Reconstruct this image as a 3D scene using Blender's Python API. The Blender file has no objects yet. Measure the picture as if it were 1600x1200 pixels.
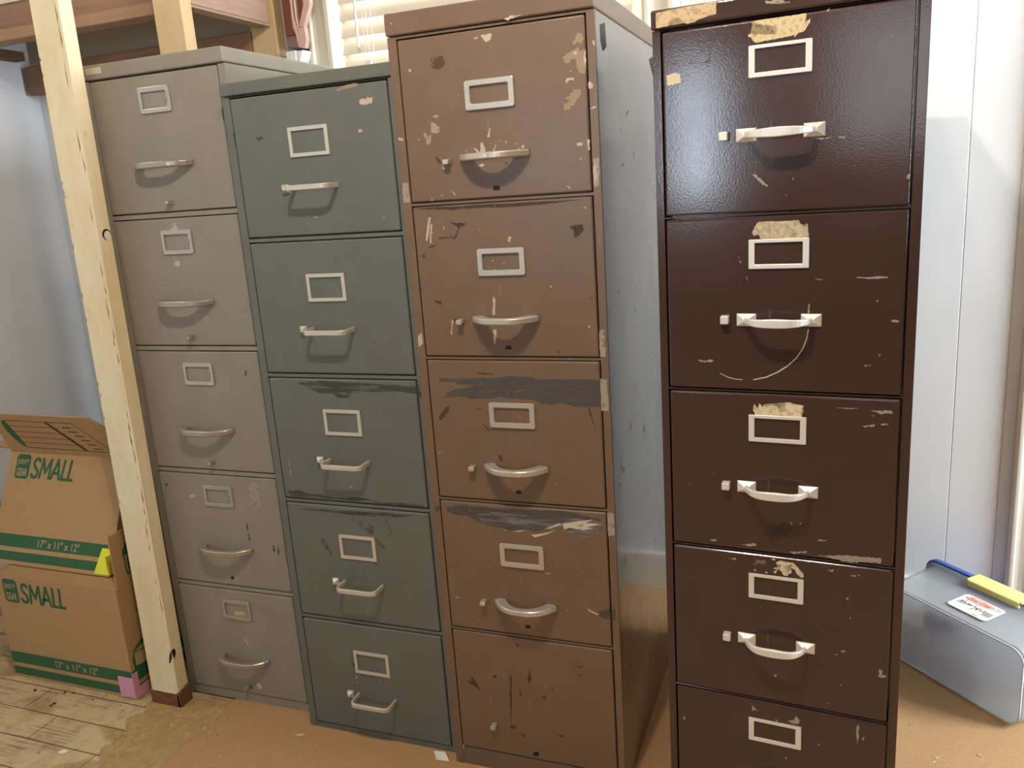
import bpy, bmesh, math, random
from mathutils import Vector, Matrix

C = bpy.context.scene.collection
S = bpy.context.scene
PI = math.pi
rng = random.Random(7)

# ------------------------------------------------------------------ camera
cam_d = bpy.data.cameras.new('camera')
cam_d.sensor_fit = 'HORIZONTAL'
cam_d.sensor_width = 36.0
cam_d.lens = 36.0 * 1286.5 / 1600.0
cam_d.clip_start = 0.02
cam = bpy.data.objects.new('camera', cam_d)
C.objects.link(cam)
RT = Vector((0.93596922, 0.34550994, -0.06770887))
DN = Vector((0.01970055, -0.24340284, -0.96972519))
FW = Vector((-0.35153023, 0.90629903, -0.2346243))
cam.matrix_world = Matrix(((RT.x, -DN.x, -FW.x, 0.0), (RT.y, -DN.y, -FW.y, 0.0),
                           (RT.z, -DN.z, -FW.z, 1.22525), (0, 0, 0, 1)))
S.camera = cam

# ------------------------------------------------------------------ world, lamps, exposure
S.view_settings.view_transform = 'Standard'
S.view_settings.look = 'None'
S.view_settings.gamma = 1.0
S.view_settings.use_curve_mapping = False
S.view_settings.exposure = 0.28

world = bpy.data.worlds.new('daylight'); S.world = world
world.use_nodes = True
wb = world.node_tree.nodes['Background']
wb.inputs['Color'].default_value = (0.80, 0.90, 1.0, 1)
wb.inputs['Strength'].default_value = 1.5

def lamp(name, kind, loc, energy, col, size=None, size_y=None, aim=None):
    d = bpy.data.lights.new(name, kind); d.energy = energy; d.color = col
    o = bpy.data.objects.new(name, d); C.objects.link(o); o.location = loc
    if kind == 'POINT': d.shadow_soft_size = size
    if kind == 'AREA':
        d.shape = 'RECTANGLE'; d.size = size; d.size_y = size_y
        o.rotation_euler = aim
    return o
# two bulbs of the ceiling fixture
lamp('ceiling_bulb_or_fill', 'POINT', (-0.43, 0.56, 2.24), 45, (1.0, 0.89, 0.75), 0.028)
lamp('ceiling_bulb_or_fill', 'POINT', (-0.17, 0.56, 2.24), 14, (1.0, 0.89, 0.75), 0.028)
lamp('ceiling_bulb_or_fill', 'POINT', (-2.25, 1.05, 2.25), 7, (1.0, 0.97, 0.93), 0.08)  # unseen fill light added to brighten the left wall and the boxes
# daylight falling in through the windows of the right wall and the rear wall, and behind the blind
lamp('daylight_right_window', 'AREA', (2.28, 1.68, 1.55), 160, (0.82, 0.91, 1.0), 1.3, 1.0, (0, PI/2, 0))
lamp('daylight_rear_window', 'AREA', (-1.59, -3.40, 1.50), 25, (0.68, 0.83, 1.0), 0.34, 1.0, (PI/2, 0, 0))
lamp('daylight_rear_window', 'AREA', (-0.20, -3.40, 1.75), 8, (0.90, 0.92, 1.0), 1.0, 0.9, (PI/2, 0, 0))
lamp('daylight_back_window', 'AREA', (-0.92, 2.75, 1.55), 36, (0.86, 0.93, 1.0), 1.1, 1.4, (-PI/2, 0, 0))

# ------------------------------------------------------------------ materials
def lin(h):
    h = h.lstrip('#'); r = []
    for i in (0, 2, 4):
        c = int(h[i:i+2], 16) / 255.0
        r.append(c/12.92 if c <= 0.04045 else ((c+0.055)/1.055)**2.4)
    return (*r, 1.0)

class NT:
    def __init__(s, name):
        s.m = bpy.data.materials.new(name); s.m.use_nodes = True
        s.t = s.m.node_tree; s.b = s.t.nodes['Principled BSDF']
        s.co = s.t.nodes.new('ShaderNodeTexCoord').outputs['Object']
    def n(s, typ, **kw):
        x = s.t.nodes.new(typ)
        for k, v in kw.items(): setattr(x, k, v)
        return x
    def l(s, a, b): s.t.links.new(a, b)
    def mapping(s, scale=(1, 1, 1), rot=(0, 0, 0), loc=(0, 0, 0)):
        x = s.n('ShaderNodeMapping'); s.l(s.co, x.inputs['Vector'])
        x.inputs['Scale'].default_value = scale; x.inputs['Rotation'].default_value = rot
        x.inputs['Location'].default_value = loc
        return x.outputs['Vector']
    def noise(s, scale, vec=None, detail=4, rough=0.55, dist=0.0):
        x = s.n('ShaderNodeTexNoise'); s.l(vec if vec is not None else s.co, x.inputs['Vector'])
        x.inputs['Scale'].default_value = scale; x.inputs['Detail'].default_value = detail
        x.inputs['Roughness'].default_value = rough; x.inputs['Distortion'].default_value = dist
        return x.outputs['Fac']
    def ramp(s, fac, a, b, ca=(0, 0, 0, 1), cb=(1, 1, 1, 1)):
        x = s.n('ShaderNodeValToRGB'); s.l(fac, x.inputs['Fac'])
        e = x.color_ramp.elements
        e[0].position = a; e[0].color = ca; e[1].position = b; e[1].color = cb
        return x.outputs['Color']
    def mix(s, fac, a, b, mode='MIX'):
        x = s.n('ShaderNodeMix', data_type='RGBA', blend_type=mode)
        if hasattr(fac, 'links') or hasattr(fac, 'is_linked'): s.l(fac, x.inputs[0])
        else: x.inputs[0].default_value = fac
        for v, i in ((a, 6), (b, 7)):
            if hasattr(v, 'is_linked'): s.l(v, x.inputs[i])
            else: x.inputs[i].default_value = v
        return x.outputs[2]
    def col(s, c):
        if hasattr(c, 'is_linked'): s.l(c, s.b.inputs['Base Color'])
        else: s.b.inputs['Base Color'].default_value = c
    def bump(s, h, strength, dist=0.002):
        x = s.n('ShaderNodeBump'); s.l(h, x.inputs['Height'])
        x.inputs['Strength'].default_value = strength; x.inputs['Distance'].default_value = dist
        s.l(x.outputs['Normal'], s.b.inputs['Normal'])
    def set(s, **kw):
        for k, v in kw.items(): s.b.inputs[k.replace('_', ' ')].default_value = v
        return s

def plain(name, hexc, rough=0.6, metal=0.0, var=0.12, scale=12, **kw):
    t = NT(name); c = lin(hexc)
    d = tuple(x*(1-var) for x in c[:3]) + (1,)
    t.col(t.mix(t.noise(scale), d, c)); t.set(Roughness=rough, Metallic=metal, **kw)
    return t.m

def cab_paint(name, hexc, hexd, rough, peel, coat=0.0, mott=0.5, lo=.42, hi=.62):
    """sprayed steel: slight mottling, fine orange peel, dusty scuffs"""
    t = NT(name); c = lin(hexc); d = lin(hexd)
    f = t.ramp(t.noise(9, detail=6), lo, hi)
    base = t.mix(mott, c, t.mix(f, d, c))
    sc = t.ramp(t.noise(60, t.mapping((1, 1, .12), (0, .35, 0)), detail=3), .69, .78)
    base = t.mix(t.mix(.25, (0, 0, 0, 1), sc), base, lin('b8ad9c'))
    t.col(base)
    rr = t.n('ShaderNodeMapRange'); t.l(t.noise(5, detail=5), rr.inputs['Value'])
    rr.inputs['To Min'].default_value = rough-.05; rr.inputs['To Max'].default_value = rough+.09
    t.l(rr.outputs['Result'], t.b.inputs['Roughness'])
    t.bump(t.noise(300, detail=2), peel, .0006)
    t.set(Coat_Weight=coat, Coat_Roughness=.12)
    return t.m

M = {}
M['cab1'] = cab_paint('taupe_enamel', '90887a', '857d6f', .40, .12)
M['cab2'] = cab_paint('green_grey_enamel', '676a61', '5d6056', .36, .12)
M['cab3'] = cab_paint('brown_enamel', '765f4b', '6c5744', .33, .10)
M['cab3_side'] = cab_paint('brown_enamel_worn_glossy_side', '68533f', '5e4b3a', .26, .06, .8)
M['cab4'] = cab_paint('maroon_brown_enamel', '45322b', '3d2b25', .12, .13, 0.0, .15)
M['chrome'] = plain('chrome', 'b9b4a8', .25, .7, .06)
M['dull_chrome'] = plain('dull_chrome', 'c9c3b6', .36, .55, .14, 60)
M['aged_chrome'] = plain('aged_chrome', 'b0a899', .34, .6, .18, 60)
M['nickel'] = plain('satin_nickel', 'd6cfbf', .38, .5, .08, 30)
M['cream_metal'] = plain('cream_lacquered_metal', 'e8e5dc', .38, .25, .06, 30)
M['black'] = plain('black_hole', '0b0a09', .8)
CH = {'tan': 'a08b72', 'pale': 'c4b4a2', 'greige': 'a99d8c', 'dark': '46352b', 'grey': '544d44', 'greylight': '88837a',
      'white': 'd9cdb8', 'rust': '5c3d2c', 'greendark': '45473e', 'maroon': '68504a', 'orange': 'c9a684', 'haze': '574842',
      'hazed': '4b3c34', 'scuff': '3a3029', 'hole': '050505', 'base': '745d48', 'paper': 'd6c39a', 'paper2': 'd4c5a6', 'paperw': 'e0d0ac',
      'paperd': '8f7b62', 'tape': 'c9b08c', 'orangep': 'd8c8ae'}
# stretch of the brush noise, its lower and upper threshold, strongest cover
SMEAR = {'grey': ((.12, 1, 1.6), .34, .44, .95), 'greylight': ((.16, 1, 1.6), .42, .56, .8), 'greendark': ((.15, 1, 1.2), .40, .56, .9),
         'maroon': ((.6, 1, .6), .46, .66, .75), 'haze': ((.8, 1, .8), .44, .62, .7), 'hazed': ((.8, 1, .8), .38, .6, .8),
         'rust': ((1, 1, 1), .36, .5, .9), 'tan': ((1, 1, 1), .30, .40, .95), 'white': ((.6, 1, 1), .34, .46, .95), 'paperd': ((1, 1, 1), .36, .56, .9),
         'greige': ((1, 1, 1), .33, .44, .95), 'dark': ((.8, 1, .8), .32, .46, .95), 'pale': ((1, 1, 1), .27, .36, 1)}
def chip_mat(k):
    if 'c_'+k not in M:
        if k in ('paper', 'paper2', 'paperw', 'tape'):
            t = NT('torn_paper_'+k); c = lin(CH[k]); d = tuple(x*.45 for x in c[:3]) + (1,)
            f = t.ramp(t.noise(170 if k != 'paperw' else 90, detail=6, rough=.7), .34, .50)
            if k == 'paper2': f = t.ramp(t.noise(120, detail=6, rough=.75), .36, .60)
            t.col(t.mix(f, d, c)); t.set(Roughness=.85); M['c_'+k] = t.m
        elif k in SMEAR:
            t = NT('scraped_paint_'+k); c = lin(CH[k]); sx, lo, hi, amax = SMEAR[k]
            t.col(t.mix(t.noise(50, t.mapping((.3, 1, 2))), tuple(x*.8 for x in c[:3]) + (1,), c)); t.set(Roughness=.6)
            f = t.ramp(t.noise(70, t.mapping(sx), detail=7, rough=.75, dist=.4), lo, hi, (0, 0, 0, 1), (amax, amax, amax, 1))
            t.l(f, t.b.inputs['Alpha']); M['c_'+k] = t.m
        else:
            M['c_'+k] = plain('worn_paint_'+k, CH[k], .62, 0, .18, 80)
    return M['c_'+k]

def wood(name, hexc, hexd, axis='x', rough=.65, scale=1.0):
    t = NT(name)
    sc = {'x': (1.2, 22, 22), 'y': (22, 1.2, 22), 'z': (22, 22, 1.2)}[axis]
    f = t.ramp(t.noise(2.2*scale, t.mapping(sc), detail=8, rough=.65, dist=1.2), .3, .72)
    g = t.ramp(t.noise(3.0, detail=3), .35, .7)
    t.col(t.mix(t.mix(.5, f, g), lin(hexd), lin(hexc))); t.set(Roughness=rough)
    t.bump(f, .25, .002); return t.m
M['pine'] = wood('bare_pine_stud', 'd6bf96', 'c2a577', 'z')
M['joist'] = wood('old_brown_timber', 'ab8262', '7a563e', 'x')
M['joist_dark'] = wood('dark_brown_timber', '8d664a', '5c3d29', 'x')
M['lip'] = wood('light_edged_timber', 'b08a66', '8a6344', 'x')
M['pink_beam'] = wood('faded_pinkish_beam', 'b89c88', '94745f', 'y')
M['brace_dark'] = wood('red_brown_bracket_wood', '8a4f37', '6e3c29', 'z')
M['brace_edge'] = plain('faded_pink_moulding', 'd2b0a2', .5, 0, .2, 30)
M['brace_grey'] = plain('weathered_grey_brown_wood', '8a7269', .7, 0, .2, 40)
M['white_block'] = plain('white_gloss_paint', 'e6e6e6', .4, 0, .1, 40)
M['gray_panel'] = plain('taupe_wall_board', 'b9aa92', .8, 0, .1, 6)

def post_paint():
    t = NT('old_cream_paint'); 
    f = t.ramp(t.noise(7, t.mapping((2, 2, .6)), detail=7, rough=.7), .38, .66)
    base = t.mix(f, lin('e0cfa4'), lin('efe4c6'))
    dirt = t.ramp(t.noise(38, t.mapping((1, 1, .35)), detail=5, rough=.7), .67, .75)
    base = t.mix(t.mix(.5, (0, 0, 0, 1), dirt), base, lin('9a7a4a'))
    t.col(base); t.set(Roughness=.5); t.bump(t.noise(45, t.mapping((1, 1, .3)), detail=6), .35, .002); return t.m
M['post'] = post_paint()
M['post_base'] = plain('bare_brown_wood', '7a4e33', .7, 0, .3, 60)
M['crack'] = plain('crack_in_paint', '9c7c50', .8, 0, .2, 60)

def wall_paint(name, hexa, hexb, rough=.45):
    t = NT(name); f = t.ramp(t.noise(2.2, detail=4), .35, .65)
    t.col(t.mix(f, lin(hexb), lin(hexa))); t.set(Roughness=rough)
    t.bump(t.noise(30, t.mapping((1, 1, .4)), detail=5), .10, .002); return t.m
M['wall'] = wall_paint('white_panel_paint', 'dedfdd', 'd6d7d6')
M['wall_left'] = wall_paint('bluish_white_sheet', 'e2e3e5', 'd8dadd', .3)
M['trim'] = wall_paint('cream_trim_paint', 'dcd6c6', 'd3ccba', .4)
M['ceiling'] = plain('ceiling_darkened', '746d62', .8)  # unseen ceiling, colour darkened to cut the light it bounces back
M['room'] = plain('room_wall_paint', '6b6156', .8)
M['slat'] = plain('blind_slat', 'dccfba', .45, 0, .05)
M['cord'] = plain('white_cord', 'e6e4df', .5, 0, .05)

def floor_mat():
    t = NT('worn_floor_boards')
    v = t.mapping((1, 1, 1))
    n1 = t.ramp(t.noise(3.2, t.mapping((1.2, 2.2, 1), (0, 0, .25)), detail=2, rough=.4), .46, .50)
    n2 = t.ramp(t.noise(4.0, t.mapping((1, 1.5, 1), (0, 0, .1), (3, 1, 0)), detail=5), .42, .6)
    base = t.mix(n2, lin('a8875a'), lin('c3a677'))
    base = t.mix(n1, base, lin('cbb48a'))
    # streaks of old glue
    w = t.noise(3.0, t.mapping((1.2, 52, 1), (0, 0, .12)), detail=5, rough=.6)
    st = t.mix(.85, (0, 0, 0, 1), t.ramp(w, .48, .62))
    pm = t.ramp(t.noise(5.5, t.mapping((.8, 1.4, 1), (0, 0, 0), (7, 2, 0)), detail=3), .50, .58)
    base = t.mix(t.mix(1, st, pm, 'MULTIPLY'), base, lin('8c6744'))
    d = t.ramp(t.noise(14, detail=8, rough=.8), .47, .68)
    base = t.mix(t.mix(.55, (0, 0, 0, 1), d), base, lin('6f5638'))
    sp = t.ramp(t.noise(150, detail=2), .70, .76)
    base = t.mix(t.mix(.6, (0, 0, 0, 1), sp), base, lin('e4d8b8'))
    t.col(base); t.set(Roughness=.7); t.bump(t.noise(60, detail=8, rough=.75), .6, .003); return t.m
M['floor'] = floor_mat()
M['seam'] = plain('seam_between_boards', '5b4429', .9)
def backing_mat():
    t = NT('crumbled_carpet_backing')
    f = t.ramp(t.noise(40, detail=8, rough=.8), .35, .65); g = t.ramp(t.noise(9, detail=5), .4, .6)
    base = t.mix(f, lin('9c7f4c'), lin('c8a973')); base = t.mix(t.mix(.6, (0, 0, 0, 1), g), base, lin('b0945f'))
    t.col(base); t.set(Roughness=.95); t.bump(t.noise(90, detail=8, rough=.8), .8, .004); return t.m
M['backing'] = backing_mat()
def carpet_mat():
    t = NT('orange_tan_carpet')
    f = t.ramp(t.noise(260, detail=4, rough=.8), .3, .7)
    g = t.ramp(t.noise(7, detail=4), .35, .65)
    base = t.mix(f, lin('b38451'), lin('d9af7d'))
    base = t.mix(t.mix(.5, (0, 0, 0, 1), g), base, lin('c4956a'))
    sp = t.ramp(t.noise(70, detail=3), .72, .76)
    base = t.mix(t.mix(.7, (0, 0, 0, 1), sp), base, lin('5a3a22'))
    t.col(base); t.set(Roughness=.95); t.bump(t.noise(300, detail=5, rough=.8), .9, .004); return t.m
M['carpet'] = carpet_mat()
def kraft(name, hexc, hexd):
    t = NT(name); f = t.ramp(t.noise(60, t.mapping((1, 1, 8)), detail=3), .3, .7)
    t.col(t.mix(f, lin(hexd), lin(hexc))); t.set(Roughness=.75)
    t.bump(t.noise(50, t.mapping((8, 8, .5)), detail=2), .08, .001); return t.m
M['kraft'] = kraft('kraft_cardboard', 'b39063', 'aa875b')
M['kraft_print'] = plain('unprinted_kraft_lettering', 'bd9f78', .75)
M['green'] = plain('dark_green_ink', '2c5f3a', .7, 0, .08)
M['ink'] = plain('brown_black_ink', '4a3524', .7)
M['pink'] = plain('pink_paper', 'dc9ab4', .7, 0, .06)
M['yellow'] = plain('fluorescent_yellow_paper', 'e6ea3a', .6, 0, .05)
M['paper_white'] = plain('white_paper', 'e8e2d4', .8)
M['leaf'] = plain('dry_chip', 'c9b083', .8)
M['debris'] = plain('wood_crumbs', 'd8c7a0', .8, 0, .5, 40)
M['debris_dark'] = plain('dark_crumbs', '3a2c1e', .9)

def plastic():
    t = NT('frosted_clear_plastic'); t.set(Roughness=.3)
    t.col(lin('f0f0ee'))
    tr = t.n('ShaderNodeBsdfTransparent'); tr.inputs['Color'].default_value = (.93, .96, .97, 1)
    tl = t.n('ShaderNodeBsdfTranslucent'); tl.inputs['Color'].default_value = (.85, .86, .86, 1)
    m1 = t.n('ShaderNodeMixShader'); m1.inputs[0].default_value = .45
    t.l(t.b.outputs[0], m1.inputs[1]); t.l(tl.outputs[0], m1.inputs[2])
    m2 = t.n('ShaderNodeMixShader'); m2.inputs[0].default_value = .60
    t.l(m1.outputs[0], m2.inputs[1]); t.l(tr.outputs[0], m2.inputs[2])
    t.l(m2.outputs[0], t.t.nodes['Material Output'].inputs['Surface'])
    return t.m
M['plastic'] = plastic()
M['bead'] = plain('thick_plastic_edge', 'd9dcda', .35)
M['lid_blue'] = plain('blue_plastic', '4560b8', .35, 0, .05, Transmission_Weight=.15)
M['latch'] = plain('pale_yellow_plastic', 'e6dc8a', .4, 0, .05)
M['red'] = plain('red_ink', 'c8452f', .5)
M['red_pale'] = plain('pale_pink_print', 'f0c8b8', .5)
M['marker'] = plain('black_marker', '1c1c1c', .6)
M['grey_print'] = plain('grey_print', '8d8d86', .6)
M['cloth'] = plain('blue_grey_cloth', '5f6d7d', .9, 0, .4, 18)

# ------------------------------------------------------------------ mesh helpers
def bx(bm, x0, x1, y0, y1, z0, z1, mi=0):
    v = [bm.verts.new(p) for p in ((x0,y0,z0),(x1,y0,z0),(x1,y1,z0),(x0,y1,z0),(x0,y0,z1),(x1,y0,z1),(x1,y1,z1),(x0,y1,z1))]
    for q in ((3,2,1,0),(4,5,6,7),(0,1,5,4),(1,2,6,5),(2,3,7,6),(3,0,4,7)):
        f = bm.faces.new([v[i] for i in q]); f.material_index = mi
    return v
def hexa(bm, P, mi=0):
    """eight corners, bottom four then top four"""
    v = [bm.verts.new(p) for p in P]
    for q in ((3,2,1,0),(4,5,6,7),(0,1,5,4),(1,2,6,5),(2,3,7,6),(3,0,4,7)):
        bm.faces.new([v[i] for i in q]).material_index = mi
def prism(bm, pts, to3, t0, t1, mi=0):
    """polygon pts (a,b) placed by to3(a,b,t), extruded from t0 to t1"""
    A = [bm.verts.new(to3(a, b, t0)) for a, b in pts]; B = [bm.verts.new(to3(a, b, t1)) for a, b in pts]
    n = len(pts)
    bm.faces.new(A).material_index = mi; bm.faces.new(B[::-1]).material_index = mi
    for i in range(n):
        bm.faces.new((A[i], B[i], B[(i+1) % n], A[(i+1) % n])).material_index = mi
def ring(bm, outer, inner, to3, t0, t1, mi=0):
    n = len(outer)
    L = [[bm.verts.new(to3(a, b, t)) for a, b in loop] for loop in (outer, inner) for t in (t0, t1)]
    o0, o1, i0, i1 = L
    for k in range(n):
        j = (k+1) % n
        for q in ((o0[k],o1[k],o1[j],o0[j]), (i0[j],i1[j],i1[k],i0[k]), (o1[k],i1[k],i1[j],o1[j]), (o0[j],i0[j],i0[k],o0[k])):
            bm.faces.new(q).material_index = mi
def rrect(x0, x1, z0, z1, r, n=5):
    P = []
    for cx, cz, a0 in ((x1-r, z1-r, 0), (x0+r, z1-r, 90), (x0+r, z0+r, 180), (x1-r, z0+r, 270)):
        for i in range(n+1):
            a = math.radians(a0 + 90*i/n); P.append((cx+r*math.cos(a), cz+r*math.sin(a)))
    return P
def sweep(bm, path, secs, up=Vector((0, 0, 1)), mi=0):
    """path of 3D points; secs = list of (half thickness in plane, half height)"""
    rings = []
    n = len(path)
    for i, p in enumerate(path):
        p = Vector(p); d = (Vector(path[min(i+1, n-1)]) - Vector(path[max(i-1, 0)])).normalized()
        s = d.cross(up).normalized(); a, h = secs[i]
        c = .35*min(a, h)
        rings.append([bm.verts.new(p + s*u + up*w) for u, w in ((a,h-c),(a-c,h),(-a+c,h),(-a,h-c),(-a,-h+c),(-a+c,-h),(a-c,-h),(a,-h+c))])
    m = 8
    for i in range(n-1):
        for k in range(m):
            bm.faces.new((rings[i][k], rings[i][(k+1) % m], rings[i+1][(k+1) % m], rings[i+1][k])).material_index = mi
    bm.faces.new(rings[0][::-1]).material_index = mi; bm.faces.new(rings[-1]).material_index = mi
def tube(bm, path, r, n=8, mi=0):
    rings = []; k = len(path); up = Vector((0.13, 0.2, 0.97))
    for i, p in enumerate(path):
        d = (Vector(path[min(i+1, k-1)]) - Vector(path[max(i-1, 0)])).normalized()
        s = d.cross(up).normalized(); t = s.cross(d)
        rings.append([bm.verts.new(Vector(p) + (s*math.cos(2*PI*j/n) + t*math.sin(2*PI*j/n))*r) for j in range(n)])
    for i in range(k-1):
        for j in range(n):
            bm.faces.new((rings[i][j], rings[i][(j+1) % n], rings[i+1][(j+1) % n], rings[i+1][j])).material_index = mi
    bm.faces.new(rings[0][::-1]).material_index = mi; bm.faces.new(rings[-1]).material_index = mi
def obj(name, bm, mats, parent=None, loc=None, bevel=0, seg=2, smooth=False, fixn=True):
    if fixn: bmesh.ops.recalc_face_normals(bm, faces=bm.faces)
    me = bpy.data.meshes.new(name); bm.to_mesh(me); bm.free()
    for m in (mats if isinstance(mats, (list, tuple)) else [mats]): me.materials.append(m)
    o = bpy.data.objects.new(name, me); C.objects.link(o)
    if parent is not None: o.parent = parent
    if loc: o.location = loc
    if bevel:
        b = o.modifiers.new('bevel', 'BEVEL'); b.width = bevel; b.segments = seg; b.limit_method = 'ANGLE'; b.angle_limit = .6
    if smooth:
        for p in me.polygons: p.use_smooth = True
    return o
def thing(name, label, cat, loc=(0, 0, 0), rotz=0, group=None):
    o = bpy.data.objects.new(name, None); C.objects.link(o); o.empty_display_size = .05
    o.location = loc; o.rotation_euler = (0, 0, rotz); tag(o, label, cat, group); return o
def tag(o, label, cat, group=None):
    o['label'] = label; o['category'] = cat
    if group: o['group'] = group
    return o
def struct(o): o['kind'] = 'structure'; return o
def new(): return bmesh.new()
XZ = lambda a, b, t: (a, t, b)
XY = lambda a, b, t: (a, b, t)
YZ = lambda a, b, t: (t, a, b)

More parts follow.
